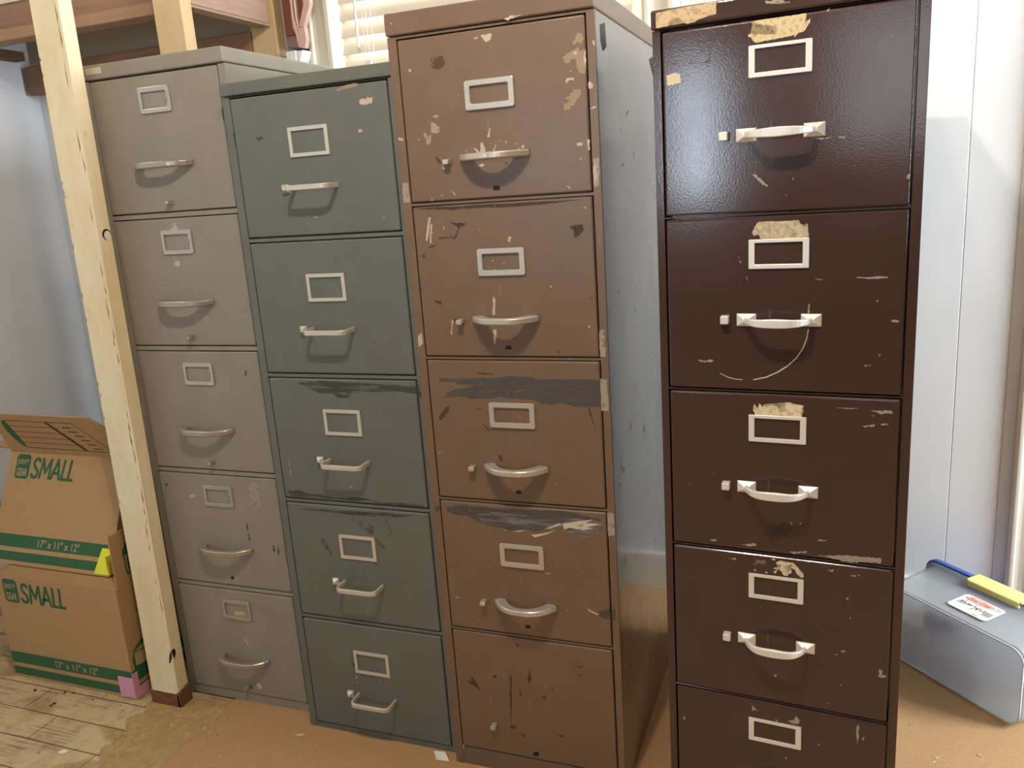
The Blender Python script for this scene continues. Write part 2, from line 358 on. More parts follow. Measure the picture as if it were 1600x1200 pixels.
MARKS = [
(3,0,'pale',[(0.1603,-0.0102),(0.1804,-0.0096),(0.1785,-0.0175),(0.1699,-0.0226),(0.1666,-0.0202)]),
(3,0,'pale',[(0.1446,-0.0135),(0.1566,-0.0118),(0.1527,-0.0155)]),
(3,0,'tan',[(0.3297,-0.027),(0.339,-0.0294),(0.3407,-0.0369),(0.3356,-0.0449),(0.3303,-0.0406),(0.3247,-0.0449),(0.3201,-0.0406),(0.3265,-0.0365)]),
(3,0,'tan',[(0.3313,-0.0494),(0.3393,-0.0509),(0.3402,-0.0603),(0.3371,-0.0686),(0.3419,-0.0815),(0.3408,-0.0914),(0.3306,-0.089),(0.327,-0.0787),(0.3262,-0.0674),(0.3195,-0.0654),(0.3136,-0.0722),(0.3067,-0.0714),(0.3031,-0.061),(0.3145,-0.0561),(0.3229,-0.0521)]),
(3,0,'pale',[(0.3228,-0.0546),(0.3282,-0.0558),(0.3273,-0.06),(0.3226,-0.0583)]),
(3,0,'pale',[(0.342,-0.0531),(0.3432,-0.0544),(0.3433,-0.0817),(0.3413,-0.0815),(0.3385,-0.0675)]),
(3,0,'pale',[(0.3089,-0.0949),(0.3206,-0.0955),(0.3211,-0.0993),(0.3122,-0.099),(0.3078,-0.103),(0.3065,-0.101)]),
(3,0,'pale',[(0.3143,-0.0842),(0.3171,-0.0838),(0.3163,-0.0869)]),
(3,0,'tan',[(0.3183,-0.1136),(0.3327,-0.1157),(0.3324,-0.1219),(0.3243,-0.1313),(0.3183,-0.1396),(0.3128,-0.1391),(0.3111,-0.1454),(0.3013,-0.1451),(0.3011,-0.1354),(0.3074,-0.1348),(0.3133,-0.1302),(0.3023,-0.1266),(0.3137,-0.1226),(0.3125,-0.1187),(0.3195,-0.1181)]),
(3,'front','pale',[(0.3553,1.4442),(0.3587,1.4456),(0.3586,1.4364),(0.357,1.4366)]),
(3,'front','pale',[(0.3457,1.3846),(0.3521,1.3752),(0.3519,1.3708),(0.3444,1.3716)]),
(3,'front','pale',[(0.3457,1.3399),(0.3568,1.3432),(0.357,1.3407),(0.3463,1.3379)]),
(3,0,'greige',[(0.0534,-0.1422),(0.0592,-0.145),(0.0689,-0.1519),(0.0672,-0.1608),(0.0609,-0.1633),(0.0516,-0.1595),(0.0515,-0.1519)]),
(3,0,'greige',[(0.0366,-0.1605),(0.0409,-0.1608),(0.0437,-0.1679),(0.0485,-0.1645),(0.0512,-0.164),(0.0491,-0.176),(0.046,-0.1803),(0.0399,-0.1791),(0.0416,-0.1716),(0.0369,-0.1658)]),
(3,0,'greige',[(0.0553,-0.1311),(0.0691,-0.1324),(0.0679,-0.136),(0.0584,-0.1359)]),
(3,0,'pale',[(0.025,-0.1691),(0.0278,-0.1694),(0.0272,-0.1721),(0.0251,-0.1719)]),
(3,0,'pale',[(0.1462,-0.1853),(0.1496,-0.1856),(0.1544,-0.1979),(0.1523,-0.2037),(0.1431,-0.2023)]),
(3,0,'pale',[(0.1312,-0.1939),(0.137,-0.1951),(0.1424,-0.2015),(0.138,-0.2027)]),
(3,0,'pale',[(0.1639,-0.163),(0.1668,-0.1625),(0.1628,-0.1777),(0.1586,-0.1774)]),
(3,0,'pale',[(0.1725,-0.1911),(0.1744,-0.192),(0.1713,-0.2022),(0.1679,-0.2027)]),
(3,0,'pale',[(0.1152,-0.1956),(0.1178,-0.1973),(0.1174,-0.2011)]),
(3,0,'pale',[(0.1806,-0.1829),(0.1821,-0.1852),(0.1803,-0.1873)]),
(3,0,'pale',[(0.1927,-0.1861),(0.1947,-0.1863),(0.1922,-0.1934)]),
(3,0,'pale',[(0.2128,-0.1907),(0.2139,-0.1925),(0.211,-0.1935)]),
(3,0,'pale',[(0.2222,-0.1966),(0.2271,-0.1962),(0.2226,-0.2017)]),
(3,0,'pale',[(0.2154,-0.2004),(0.2194,-0.2022),(0.2144,-0.2033)]),
(3,0,'pale',[(0.1629,-0.1867),(0.1658,-0.1872),(0.1644,-0.1883)]),
(3,0,'pale',[(0.1212,-0.2014),(0.1246,-0.2016),(0.1244,-0.2039)]),
(3,0,'pale',[(0.138,-0.2238),(0.1467,-0.2206),(0.1506,-0.2247),(0.1445,-0.2273)]),
(3,0,'pale',[(0.0647,-0.2047),(0.0664,-0.2049),(0.0652,-0.2078)]),
(3,0,'pale',[(0.0648,-0.2217),(0.0751,-0.2239),(0.0713,-0.2264)]),
(3,0,'pale',[(0.0802,-0.2622),(0.0819,-0.2631),(0.0897,-0.2729),(0.088,-0.2728)]),
(3,0,'pale',[(0.0646,-0.269),(0.0589,-0.2734),(0.0591,-0.2745),(0.0655,-0.2706)]),
(3,0,'pale',[(0.0409,-0.2715),(0.0425,-0.2803),(0.0407,-0.2807)]),
(3,0,'rust',[(0.0554,-0.201),(0.0635,-0.2077),(0.0681,-0.2142),(0.0644,-0.2162),(0.058,-0.2104)]),
(3,0,'rust',[(0.0624,-0.0378),(0.0845,-0.0334),(0.0904,-0.0488),(0.0791,-0.0571),(0.0641,-0.0512)]),
(3,0,'hole',[(0.1646,-0.2605),(0.1751,-0.2612),(0.1765,-0.2689),(0.1623,-0.268)]),
(3,0,'hole',[(0.1892,-0.2222),(0.1936,-0.2225),(0.1914,-0.2258)]),
(3,'cap','pale',[(0.2057,1.4965),(0.2202,1.4996),(0.2372,1.4975),(0.2228,1.4953),(0.2112,1.4928)]),
(3,'cap','pale',[(-0.0088,1.5175),(-0.0039,1.5158),(-0.0067,1.513)]),
(3,0,'pale',[(0.3205,-0.2002),(0.3317,-0.2001),(0.3303,-0.2057),(0.3219,-0.2055)]),
(3,0,'pale',[(0.3392,-0.1955),(0.3431,-0.1958),(0.3433,-0.214),(0.34,-0.2137)]),
(3,0,'pale',[(0.2987,-0.269),(0.3072,-0.2722),(0.3042,-0.2747)]),
(3,0,'pale',[(0.0189,-0.049),(0.0239,-0.0506),(0.0222,-0.0547),(0.0184,-0.0538)]),
(3,0,'pale',[(0.3238,-0.225),(0.3282,-0.2259),(0.327,-0.2284)]),
(3,'front','greige',[(0.3472,1.2592),(0.3572,1.26),(0.3563,1.2139),(0.3461,1.2119)]),
(3,'front','pale',[(0.3466,1.2462),(0.3522,1.2484),(0.3523,1.2247),(0.3475,1.2171)]),
(3,'front','greige',[(-0.0176,1.2422),(-0.0049,1.2425),(-0.0048,1.2067),(-0.0182,1.2063)]),
(3,'front','pale',[(-0.0171,1.3229),(-0.0068,1.321),(-0.0073,1.3165),(-0.0163,1.3184)]),
(3,'front','greige',[(0.3452,0.9631),(0.3546,0.9659),(0.3549,0.9167),(0.3443,0.9166)]),
(3,'front','pale',[(0.349,1.3818),(0.3537,1.3763),(0.3458,1.3706)]),
(3,'front','pale',[(-0.0156,0.9547),(-0.0067,0.9609),(-0.0062,0.939),(-0.0152,0.9326)]),
(3,1,'dark',[(0.0729,-0.0306),(0.1046,-0.0333),(0.101,-0.0383),(0.0931,-0.0414),(0.0796,-0.0628),(0.0771,-0.0615),(0.0893,-0.0412),(0.0821,-0.0357)]),
(3,1,'dark',[(0.3008,-0.0477),(0.324,-0.0455),(0.3257,-0.0565),(0.3124,-0.0697),(0.3068,-0.0656),(0.3084,-0.0568)]),
(3,1,'dark',[(0.0249,-0.0735),(0.0411,-0.0695),(0.0422,-0.0718),(0.0259,-0.0765)]),
(3,1,'dark',[(0.0463,-0.0568),(0.0769,-0.0569),(0.0773,-0.0592),(0.0474,-0.0591)]),
(3,1,'pale',[(0.0303,-0.0199),(0.0369,-0.0202),(0.0246,-0.0635),(0.0209,-0.0604)]),
(3,1,'pale',[(0.0344,-0.0317),(0.0377,-0.0318),(0.0322,-0.0667),(0.0289,-0.0666)]),
(3,1,'pale',[(0.1867,-0.0604),(0.1927,-0.0629),(0.1871,-0.0718),(0.1837,-0.0682)]),
(3,1,'pale',[(0.0595,-0.0358),(0.0623,-0.04),(0.0593,-0.0445)]),
(3,1,'pale',[(0.1474,-0.1675),(0.152,-0.1735),(0.1484,-0.2032),(0.1446,-0.2031)]),
(3,1,'pale',[(0.1437,-0.2302),(0.1501,-0.2302),(0.1468,-0.2568),(0.1424,-0.2556)]),
(3,1,'pale',[(0.2584,-0.1511),(0.2631,-0.1517),(0.2605,-0.1551)]),
(3,1,'pale',[(0.3241,-0.2221),(0.3298,-0.225),(0.3267,-0.2296)]),
(3,1,'pale',[(0.0605,-0.2115),(0.0632,-0.2115),(0.0586,-0.2391),(0.0559,-0.2391)]),
(3,1,'pale',[(0.3282,-0.0176),(0.3322,-0.0167),(0.3309,-0.021)]),
(3,1,'pale',[(0.1507,-0.1014),(0.1538,-0.1015),(0.1523,-0.105)]),
(3,1,'pale',[(0.1734,-0.1068),(0.1759,-0.1069),(0.1744,-0.1103)]),
(3,1,'pale',[(0.1526,-0.1177),(0.1562,-0.119),(0.1535,-0.1213)]),
(3,1,'rust',[(0.0102,-0.0866),(0.017,-0.0857),(0.0176,-0.0923),(0.0109,-0.0926)]),
(3,1,'rust',[(0.0282,-0.1733),(0.0427,-0.1747),(0.0435,-0.1808),(0.0316,-0.1794)]),
(3,1,'rust',[(0.2648,-0.269),(0.2696,-0.2689),(0.2716,-0.2778)]),
(3,1,'rust',[(0.0016,-0.1496),(0.0086,-0.1479),(0.0065,-0.1546)]),
(3,1,'rust',[(0.3322,-0.1736),(0.3362,-0.1748),(0.3338,-0.1782)]),
(3,1,'rust',[(0.0648,-0.2085),(0.074,-0.2091),(0.076,-0.2165),(0.0655,-0.2152)]),
(3,1,'dark',[(0.0005,-0.002),(0.2211,-0.0029),(0.326,-0.0035),(0.2798,-0.0073),(0.2086,-0.0099),(0.1227,-0.0075),(0.0782,-0.0085)]),
(3,1,'hole',[(0.167,-0.2604),(0.1759,-0.2604),(0.1779,-0.2676),(0.1639,-0.2677)]),
(3,2,'grey',[(0.0222,-0.0368),(0.0367,-0.035),(0.091,-0.034),(0.1507,-0.0329),(0.1646,-0.0288),(0.209,-0.0302),(0.2219,-0.0338),(0.3414,-0.032),(0.3412,-0.0833),(0.3222,-0.085),(0.2926,-0.0842),(0.2799,-0.0809),(0.2671,-0.0781),(0.2495,-0.0829),(0.2298,-0.0824),(0.2171,-0.0741),(0.1748,-0.0731),(0.1502,-0.0694),(0.1293,-0.0732),(0.0875,-0.0739),(0.076,-0.0713),(0.0403,-0.0734),(0.0185,-0.0751),(0.0456,-0.0676),(0.0312,-0.0673),(0.0538,-0.0563),(0.0822,-0.0545),(0.0945,-0.0472),(0.0594,-0.0466),(0.0574,-0.0428),(0.0241,-0.0424)]),
(3,2,'dark',[(0.1024,-0.0222),(0.14,-0.0253),(0.1387,-0.0275),(0.1079,-0.0258)]),
(3,2,'dark',[(0.0914,-0.0966),(0.1092,-0.0933),(0.1096,-0.0949),(0.0925,-0.0983)]),
(3,2,'dark',[(0.0146,-0.115),(0.0311,-0.094),(0.0397,-0.0915),(0.0377,-0.1006),(0.0243,-0.1147),(0.0163,-0.1219)]),
(3,2,'dark',[(0.0783,-0.0724),(0.1062,-0.0739),(0.0827,-0.0758)]),
(3,2,'dark',[(0.318,-0.0862),(0.3205,-0.0861),(0.331,-0.123),(0.3289,-0.1231)]),
(3,2,'base',[(0.0365,-0.0372),(0.0886,-0.0345),(0.0602,-0.0381)]),
(3,2,'base',[(0.1016,-0.0452),(0.1179,-0.0438),(0.1131,-0.0468),(0.1037,-0.0478)]),
(3,2,'base',[(0.098,-0.0603),(0.1488,-0.0578),(0.1303,-0.0613)]),
(3,2,'base',[(0.1576,-0.0615),(0.1668,-0.0602),(0.1618,-0.0658)]),
(3,2,'base',[(0.1714,-0.059),(0.2031,-0.0529),(0.1847,-0.0609)]),
(3,'front','greige',[(0.3431,0.876),(0.3556,0.875),(0.3557,0.8158),(0.343,0.8154)]),
(3,2,'rust',[(0.1054,-0.1234),(0.1141,-0.1299),(0.1227,-0.1378),(0.1156,-0.1381)]),
(3,2,'rust',[(0.1344,-0.1876),(0.1416,-0.1866),(0.1441,-0.1996),(0.1371,-0.1979)]),
(3,2,'hole',[(0.1675,-0.2569),(0.1759,-0.2563),(0.1776,-0.2632),(0.1648,-0.2641)]),
(3,2,'pale',[(0.1835,-0.1083),(0.1862,-0.1082),(0.1846,-0.1123)]),
(3,2,'pale',[(0.0078,-0.1858),(0.0107,-0.1864),(0.0088,-0.1907)]),
(3,2,'pale',[(0.0576,-0.1587),(0.0605,-0.1592),(0.0581,-0.1621)]),
(3,2,'pale',[(0.249,-0.2361),(0.2517,-0.2366),(0.2495,-0.2395)]),
(3,2,'pale',[(0.1533,-0.2179),(0.1583,-0.2176),(0.1582,-0.2281)]),
(3,3,'grey',[(0.0133,-0.0144),(0.0417,-0.0078),(0.0939,-0.0069),(0.1193,-0.0087),(0.1699,-0.0065),(0.2193,-0.0046),(0.2628,-0.0024),(0.291,-0.0074),(0.3328,-0.0149),(0.3354,-0.0342),(0.3128,-0.0435),(0.2842,-0.0486),(0.256,-0.0387),(0.2417,-0.0362),(0.2168,-0.0447),(0.1991,-0.0513),(0.1821,-0.0452),(0.1515,-0.053),(0.1264,-0.0488),(0.0959,-0.0451),(0.0732,-0.0367),(0.0582,-0.0289),(0.0344,-0.0296),(0.0137,-0.0234)]),
(3,3,'greylight',[(0.0741,-0.0263),(0.1137,-0.0155),(0.149,-0.0177),(0.184,-0.0174),(0.2133,-0.0225),(0.2376,-0.0229),(0.2573,-0.0163),(0.2906,-0.016),(0.335,-0.0184),(0.3319,-0.0345),(0.3076,-0.0538),(0.2887,-0.0544),(0.2699,-0.0474),(0.2512,-0.0391),(0.2263,-0.0488),(0.1962,-0.0578),(0.2168,-0.0447),(0.1823,-0.0427),(0.1548,-0.0425),(0.1216,-0.0454),(0.0909,-0.0429)]),
(3,3,'white',[(0.1514,-0.0543),(0.1819,-0.049),(0.1665,-0.0542)]),
(3,3,'white',[(0.1912,-0.0583),(0.2262,-0.0501),(0.2437,-0.0423),(0.2261,-0.0526),(0.1984,-0.0627)]),
(3,3,'white',[(0.2566,-0.0287),(0.2808,-0.023),(0.3188,-0.0149),(0.302,-0.0236),(0.3348,-0.0233),(0.304,-0.032),(0.3203,-0.0343),(0.2966,-0.0388),(0.2705,-0.0362),(0.2595,-0.0409)]),
(3,3,'white',[(0.2193,-0.0432),(0.2493,-0.0289),(0.2565,-0.03),(0.2317,-0.0408)]),
(3,3,'white',[(0.2958,-0.2016),(0.3052,-0.2068),(0.3194,-0.2127),(0.3169,-0.2148),(0.3027,-0.2097)]),
(3,3,'white',[(0.0137,-0.2114),(0.023,-0.2138),(0.0224,-0.2153),(0.0144,-0.2133)]),
(3,3,'white',[(0.0596,-0.2604),(0.0623,-0.2601),(0.061,-0.263)]),
(3,3,'white',[(0.2123,-0.1366),(0.2284,-0.1369),(0.2209,-0.1388)]),
(3,3,'white',[(0.0632,-0.0169),(0.0663,-0.0167),(0.0648,-0.0194)]),
(3,3,'white',[(0.1364,-0.0518),(0.139,-0.0515),(0.1377,-0.0542)]),
(3,3,'white',[(0.255,-0.212),(0.2575,-0.2122),(0.2561,-0.2145)]),
(3,3,'grey',[(0.3197,-0.2062),(0.3427,-0.1969),(0.3417,-0.2214),(0.3239,-0.2186)]),
(3,'front','grey',[(0.3449,0.417),(0.3532,0.4181),(0.3543,0.3965),(0.3452,0.3953)]),
(3,3,'hole',[(0.1666,-0.2569),(0.1756,-0.2556),(0.177,-0.263),(0.1648,-0.2647)]),
(3,'front','greige',[(0.3439,0.6179),(0.3587,0.6167),(0.3575,0.5731),(0.3453,0.5695)]),
(3,'front','grey',[(-0.0121,0.6037),(-0.0027,0.6044),(-0.0038,0.5926),(-0.0136,0.5892)]),
(3,4,'dark',[(0.0339,-0.1058),(0.0482,-0.1222),(0.0518,-0.1355),(0.0459,-0.1316),(0.0234,-0.1182),(0.0345,-0.1172)]),
(3,4,'dark',[(0.1232,-0.0897),(0.127,-0.089),(0.1237,-0.1459),(0.1168,-0.2085),(0.119,-0.1467)]),
(3,4,'dark',[(0.1389,-0.1231),(0.1464,-0.1242),(0.1441,-0.1358),(0.1417,-0.1266)]),
(3,4,'dark',[(0.1614,-0.0914),(0.168,-0.0705),(0.1704,-0.0899),(0.1643,-0.1028)]),
(3,4,'dark',[(0.2123,-0.1026),(0.216,-0.102),(0.2147,-0.1125)]),
(3,4,'dark',[(0.1911,-0.1261),(0.1999,-0.1261),(0.198,-0.1328),(0.1921,-0.1322)]),
(3,4,'dark',[(0.2596,-0.0443),(0.2823,-0.0422),(0.2799,-0.0472)]),
(3,4,'dark',[(0.2169,-0.2129),(0.2332,-0.2114),(0.2299,-0.2169)]),
(3,4,'dark',[(0.116,-0.2086),(0.1283,-0.2088),(0.1247,-0.216),(0.1155,-0.2162)]),
(3,4,'dark',[(0.1387,-0.2249),(0.1486,-0.2255),(0.145,-0.2336)]),
(3,4,'dark',[(0.1423,-0.0118),(0.1465,-0.0151),(0.1457,-0.0269)]),
(3,4,'dark',[(0.2686,-0.0621),(0.2799,-0.0626),(0.2789,-0.0673)]),
(3,4,'dark',[(0.0845,-0.096),(0.0925,-0.0931),(0.0917,-0.1028)]),
(3,4,'hole',[(0.1642,-0.2645),(0.175,-0.2615),(0.1759,-0.2713),(0.1621,-0.2741)]),
(3,4,'pale',[(0.074,-0.1505),(0.0771,-0.1516),(0.0751,-0.1561)]),
(3,4,'pale',[(-0.0005,-0.2794),(0.0028,-0.2787),(-0.0003,-0.2948)]),
(2,0,'tan',[(0.2449,-0.0065),(0.2677,-0.0002),(0.2931,0.001),(0.2906,-0.0045),(0.2727,-0.0065),(0.2578,-0.0078),(0.2486,-0.0098)]),
(2,0,'pale',[(0.2921,-0.0291),(0.2994,-0.0274),(0.3079,-0.0292),(0.3102,-0.0246),(0.3154,-0.029),(0.3206,-0.0247),(0.3191,-0.0366),(0.3038,-0.0385),(0.2922,-0.0374)]),
(2,0,'pale',[(0.283,-0.0819),(0.2924,-0.0822),(0.2919,-0.0861),(0.2836,-0.0864)]),
(2,0,'pale',[(0.1604,-0.2395),(0.1722,-0.237),(0.1667,-0.2399)]),
(2,0,'pale',[(0.3172,-0.2453),(0.3208,-0.2455),(0.3187,-0.2484)]),
(2,0,'pale',[(0.145,-0.2484),(0.1482,-0.2485),(0.1458,-0.2516)]),
(2,0,'greendark',[(0.0503,-0.0775),(0.0643,-0.0719),(0.0683,-0.0795),(0.0556,-0.0847)]),
(2,1,'greendark',[(0.1256,-0.2009),(0.1294,-0.2021),(0.126,-0.2067)]),
(2,1,'greendark',[(0.2657,-0.2044),(0.2718,-0.2061),(0.2677,-0.2083)]),
(2,'front','greendark',[(-0.0056,1.3651),(0.0011,1.3645),(0.0026,1.3356),(-0.0028,1.336)]),
(2,2,'greendark',[(0.0708,-0.0092),(0.1312,-0.0035),(0.2215,-0.0059),(0.3007,-0.0084),(0.3515,-0.0101),(0.3505,-0.0263),(0.3147,-0.0223),(0.2674,-0.0235),(0.2023,-0.0281),(0.1928,-0.0386),(0.1677,-0.0408),(0.1566,-0.0308),(0.1272,-0.0316),(0.1111,-0.0261)]),
(2,2,'greendark',[(0.0075,-0.2569),(0.0423,-0.2528),(0.0591,-0.2596),(0.0943,-0.2601),(0.1283,-0.2654),(0.1889,-0.2593),(0.2545,-0.2666),(0.3035,-0.2642),(0.3395,-0.2629),(0.3443,-0.2701),(0.2703,-0.2715),(0.1877,-0.2687),(0.0843,-0.2688),(0.0129,-0.2686)]),
(2,2,'greylight',[(0.2353,-0.0244),(0.3449,-0.0286),(0.3291,-0.0319),(0.2507,-0.0297)]),
(2,2,'greige',[(0.2628,-0.0743),(0.266,-0.0742),(0.2645,-0.0801)]),
(2,2,'greige',[(0.1685,-0.2343),(0.177,-0.2337),(0.1728,-0.2402)]),
(2,2,'greige',[(0.023,-0.1701),(0.0241,-0.1858),(0.0233,-0.2254),(0.0209,-0.2176)]),
(2,3,'maroon',[(0.0712,-0.074),(0.0926,-0.0801),(0.1047,-0.1198),(0.0959,-0.119),(0.0818,-0.0934)]),
(2,3,'maroon',[(0.1626,-0.0136),(0.182,-0.0277),(0.2207,-0.0558),(0.2418,-0.0894),(0.2333,-0.0903),(0.2037,-0.0574),(0.1686,-0.0329)]),
(2,3,'maroon',[(0.1916,-0.019),(0.2222,-0.0439),(0.2369,-0.074),(0.2219,-0.0597)]),
(2,3,'maroon',[(0.249,-0.0141),(0.2615,-0.0481),(0.2488,-0.065),(0.2567,-0.0469),(0.246,-0.026)]),
(2,3,'maroon',[(0.1918,-0.1187),(0.2203,-0.1285),(0.2111,-0.1343)]),
(2,3,'maroon',[(0.0568,-0.0509),(0.0712,-0.074),(0.0601,-0.0587)]),
(2,3,'maroon',[(0.2072,-0.0295),(0.216,-0.0602),(0.2084,-0.053)]),
(2,3,'greylight',[(0.0313,-0.161),(0.0946,-0.1605),(0.0942,-0.1631),(0.0307,-0.1653)]),
(2,3,'greylight',[(0.1191,-0.176),(0.1649,-0.1607),(0.2154,-0.1687),(0.1642,-0.1666)]),
(2,3,'greylight',[(0.2821,-0.1729),(0.3315,-0.1717),(0.298,-0.179)]),
(2,3,'greylight',[(0.2354,-0.0036),(0.2602,-0.0031),(0.2432,-0.0076)]),
(2,3,'greendark',[(0.0265,-0.0129),(0.1846,-0.0078),(0.3328,-0.0046),(0.2502,-0.0179),(0.0972,-0.0167)]),
(2,4,'greige',[(0.125,-0.1302),(0.1296,-0.1294),(0.1284,-0.1384),(0.1238,-0.1392)]),
(2,4,'greige',[(0.1247,-0.1461),(0.1284,-0.1455),(0.1266,-0.1529)]),
(2,4,'greige',[(0.1857,-0.1304),(0.1891,-0.1316),(0.186,-0.1426)]),
(2,4,'hole',[(0.121,-0.0983),(0.1264,-0.0983),(0.1244,-0.1065),(0.1209,-0.1062)]),
(2,'front','greendark',[(0.3532,0.8497),(0.3637,0.8485),(0.3641,0.8232),(0.3534,0.8229)]),
(1,1,'pale',[(0.155,-0.0227),(0.1626,-0.0213),(0.1681,-0.0089),(0.1739,-0.0092),(0.1718,-0.0194),(0.1808,-0.0181),(0.1742,-0.0253),(0.1767,-0.0312),(0.1583,-0.0315)]),
(1,1,'pale',[(0.1537,-0.0934),(0.1671,-0.0926),(0.1682,-0.1021),(0.157,-0.1065),(0.1518,-0.1027)]),
(1,1,'greige',[(0.1502,-0.0709),(0.1612,-0.0713),(0.1582,-0.0929),(0.15,-0.0897)]),
(1,1,'white',[(0.0238,-0.0362),(0.0284,-0.0364),(0.0259,-0.0405)]),
(1,1,'white',[(0.1107,-0.1386),(0.1152,-0.1387),(0.1122,-0.1422)]),
(1,0,'dark',[(0.3056,-0.1719),(0.309,-0.1721),(0.3072,-0.1742)]),
(1,'cap','dark',[(0.0048,1.5254),(0.008,1.5262),(0.0152,1.5249),(0.023,1.5262),(0.0424,1.5258),(0.0418,1.5237),(0.0224,1.5236),(0.0058,1.5232)]),
(1,2,'dark',[(0.3021,-0.0405),(0.3054,-0.042),(0.3006,-0.0542),(0.2971,-0.0543)]),
(1,3,'pale',[(0.0805,-0.0561),(0.0972,-0.0516),(0.104,-0.0571),(0.0892,-0.0623)]),
(1,3,'greige',[(0.2579,-0.0196),(0.2705,-0.0106),(0.287,-0.0112),(0.2859,-0.0505),(0.2887,-0.0667),(0.2754,-0.0801),(0.2703,-0.0557),(0.2634,-0.0686),(0.2569,-0.0525),(0.2644,-0.0355)]),
(1,3,'greige',[(0.2754,-0.0144),(0.281,-0.014),(0.2587,-0.0689),(0.2538,-0.0651)]),
(1,3,'greige',[(0.2365,-0.0086),(0.2465,-0.0104),(0.2437,-0.0155)]),
(1,3,'greige',[(0.2449,-0.0949),(0.2557,-0.0974),(0.2513,-0.1011)]),
(1,3,'rust',[(0.2374,-0.1164),(0.243,-0.1168),(0.2421,-0.1329),(0.2368,-0.1308)]),
(1,3,'dark',[(0.2395,-0.1373),(0.2438,-0.1454),(0.2424,-0.1642),(0.2396,-0.1585)]),
(1,3,'dark',[(0.3058,-0.1652),(0.3096,-0.1649),(0.3087,-0.1818),(0.3043,-0.1805)]),
(1,3,'dark',[(0.3189,-0.164),(0.322,-0.1679),(0.3202,-0.1908),(0.3164,-0.1853)]),
(1,3,'dark',[(0.0139,-0.0298),(0.0239,-0.03),(0.0208,-0.0353),(0.0146,-0.0357)]),
(1,3,'hole',[(0.1677,-0.2614),(0.1732,-0.2582),(0.1777,-0.2603),(0.1777,-0.2656),(0.1722,-0.2688),(0.1677,-0.2667)]),
(1,4,'orange',[(0.1582,-0.0605),(0.1669,-0.0558),(0.181,-0.0541),(0.1923,-0.0563),(0.1934,-0.0615),(0.1869,-0.065),(0.1753,-0.0638),(0.1705,-0.0689),(0.1612,-0.0655)]),
(1,4,'pale',[(0.1789,-0.1222),(0.1818,-0.1281),(0.1911,-0.1433),(0.1867,-0.1458),(0.1788,-0.134)]),
(1,4,'pale',[(0.1944,-0.252),(0.2028,-0.2488),(0.2108,-0.2606),(0.2037,-0.2674),(0.1965,-0.2629)]),
(1,4,'greige',[(0.2322,-0.274),(0.2477,-0.2752),(0.245,-0.2803),(0.2333,-0.2794)]),
(1,4,'white',[(0.3067,-0.1209),(0.3106,-0.1204),(0.3089,-0.1251)]),
(4,0,'paper',[(0.1342,-0.004),(0.1365,-0.0017),(0.1483,-0.0016),(0.1645,-0.0016),(0.1769,-0.0016),(0.2067,-0.0013),(0.2101,-0.0016),(0.2106,-0.0042),(0.2081,-0.0115),(0.2077,-0.014),(0.2154,-0.0087),(0.2155,-0.0142),(0.2104,-0.0204),(0.207,-0.025),(0.1983,-0.0273),(0.1948,-0.0312),(0.1931,-0.0279),(0.1887,-0.0291),(0.17,-0.0302),(0.1502,-0.0311),(0.1411,-0.0322),(0.1361,-0.0289),(0.1356,-0.0226),(0.1297,-0.0227),(0.1292,-0.0192),(0.1356,-0.0191),(0.1379,-0.0141),(0.1411,-0.0172),(0.1493,-0.0192),(0.1556,-0.0143),(0.1592,-0.0152),(0.1664,-0.0214),(0.17,-0.0241),(0.1708,-0.015),(0.1627,-0.0118),(0.1573,-0.0093),(0.1465,-0.0079),(0.1365,-0.0078)]),
(4,0,'paper',[(0.1374,-0.0079),(0.1402,-0.0096),(0.1393,-0.0117)]),
(4,0,'paper',[(0.1492,-0.0126),(0.151,-0.0098),(0.1547,-0.0124),(0.1511,-0.0128)]),
(4,0,'haze',[(0.1117,-0.001),(0.12,-0.0003),(0.1191,-0.0037),(0.1136,-0.0038)]),
(4,0,'haze',[(0.121,0.0013),(0.1256,0.0011),(0.1256,-0.002)]),
(4,0,'haze',[(0.1631,-0.0729),(0.1757,-0.0713),(0.1748,-0.0734),(0.1667,-0.0738)]),
(4,0,'haze',[(0.1865,-0.0712),(0.1953,-0.0709),(0.1945,-0.073),(0.1891,-0.0732)]),
(4,0,'haze',[(0.1983,-0.0286),(0.214,-0.0285),(0.2132,-0.0297)]),
(4,1,'paper2',[(0.1443,-0.0088),(0.2036,-0.0085),(0.2045,-0.0119),(0.2113,-0.0183),(0.2148,-0.0219),(0.2155,-0.0141),(0.2167,-0.015),(0.216,-0.022),(0.2186,-0.0282),(0.2183,-0.0352),(0.2158,-0.0373),(0.1593,-0.038),(0.1532,-0.0351),(0.1488,-0.0349),(0.1466,-0.0326),(0.1461,-0.029),(0.1417,-0.028),(0.1382,-0.0301),(0.1347,-0.025),(0.1382,-0.0171)]),
(4,1,'greige',[(0.2278,-0.097),(0.2328,-0.0976),(0.2396,-0.099),(0.2345,-0.0995)]),
(4,1,'greige',[(0.1158,-0.068),(0.1181,-0.0676),(0.1176,-0.0713),(0.1163,-0.0713)]),
(4,1,'greige',[(0.1136,-0.0616),(0.1159,-0.0614),(0.1154,-0.0634)]),
(4,1,'greige',[(0.1903,-0.0649),(0.1914,-0.0649),(0.1912,-0.0672)]),
(4,1,'greige',[(0.1253,-0.0922),(0.1266,-0.0918),(0.1284,-0.0978),(0.1271,-0.0987)]),
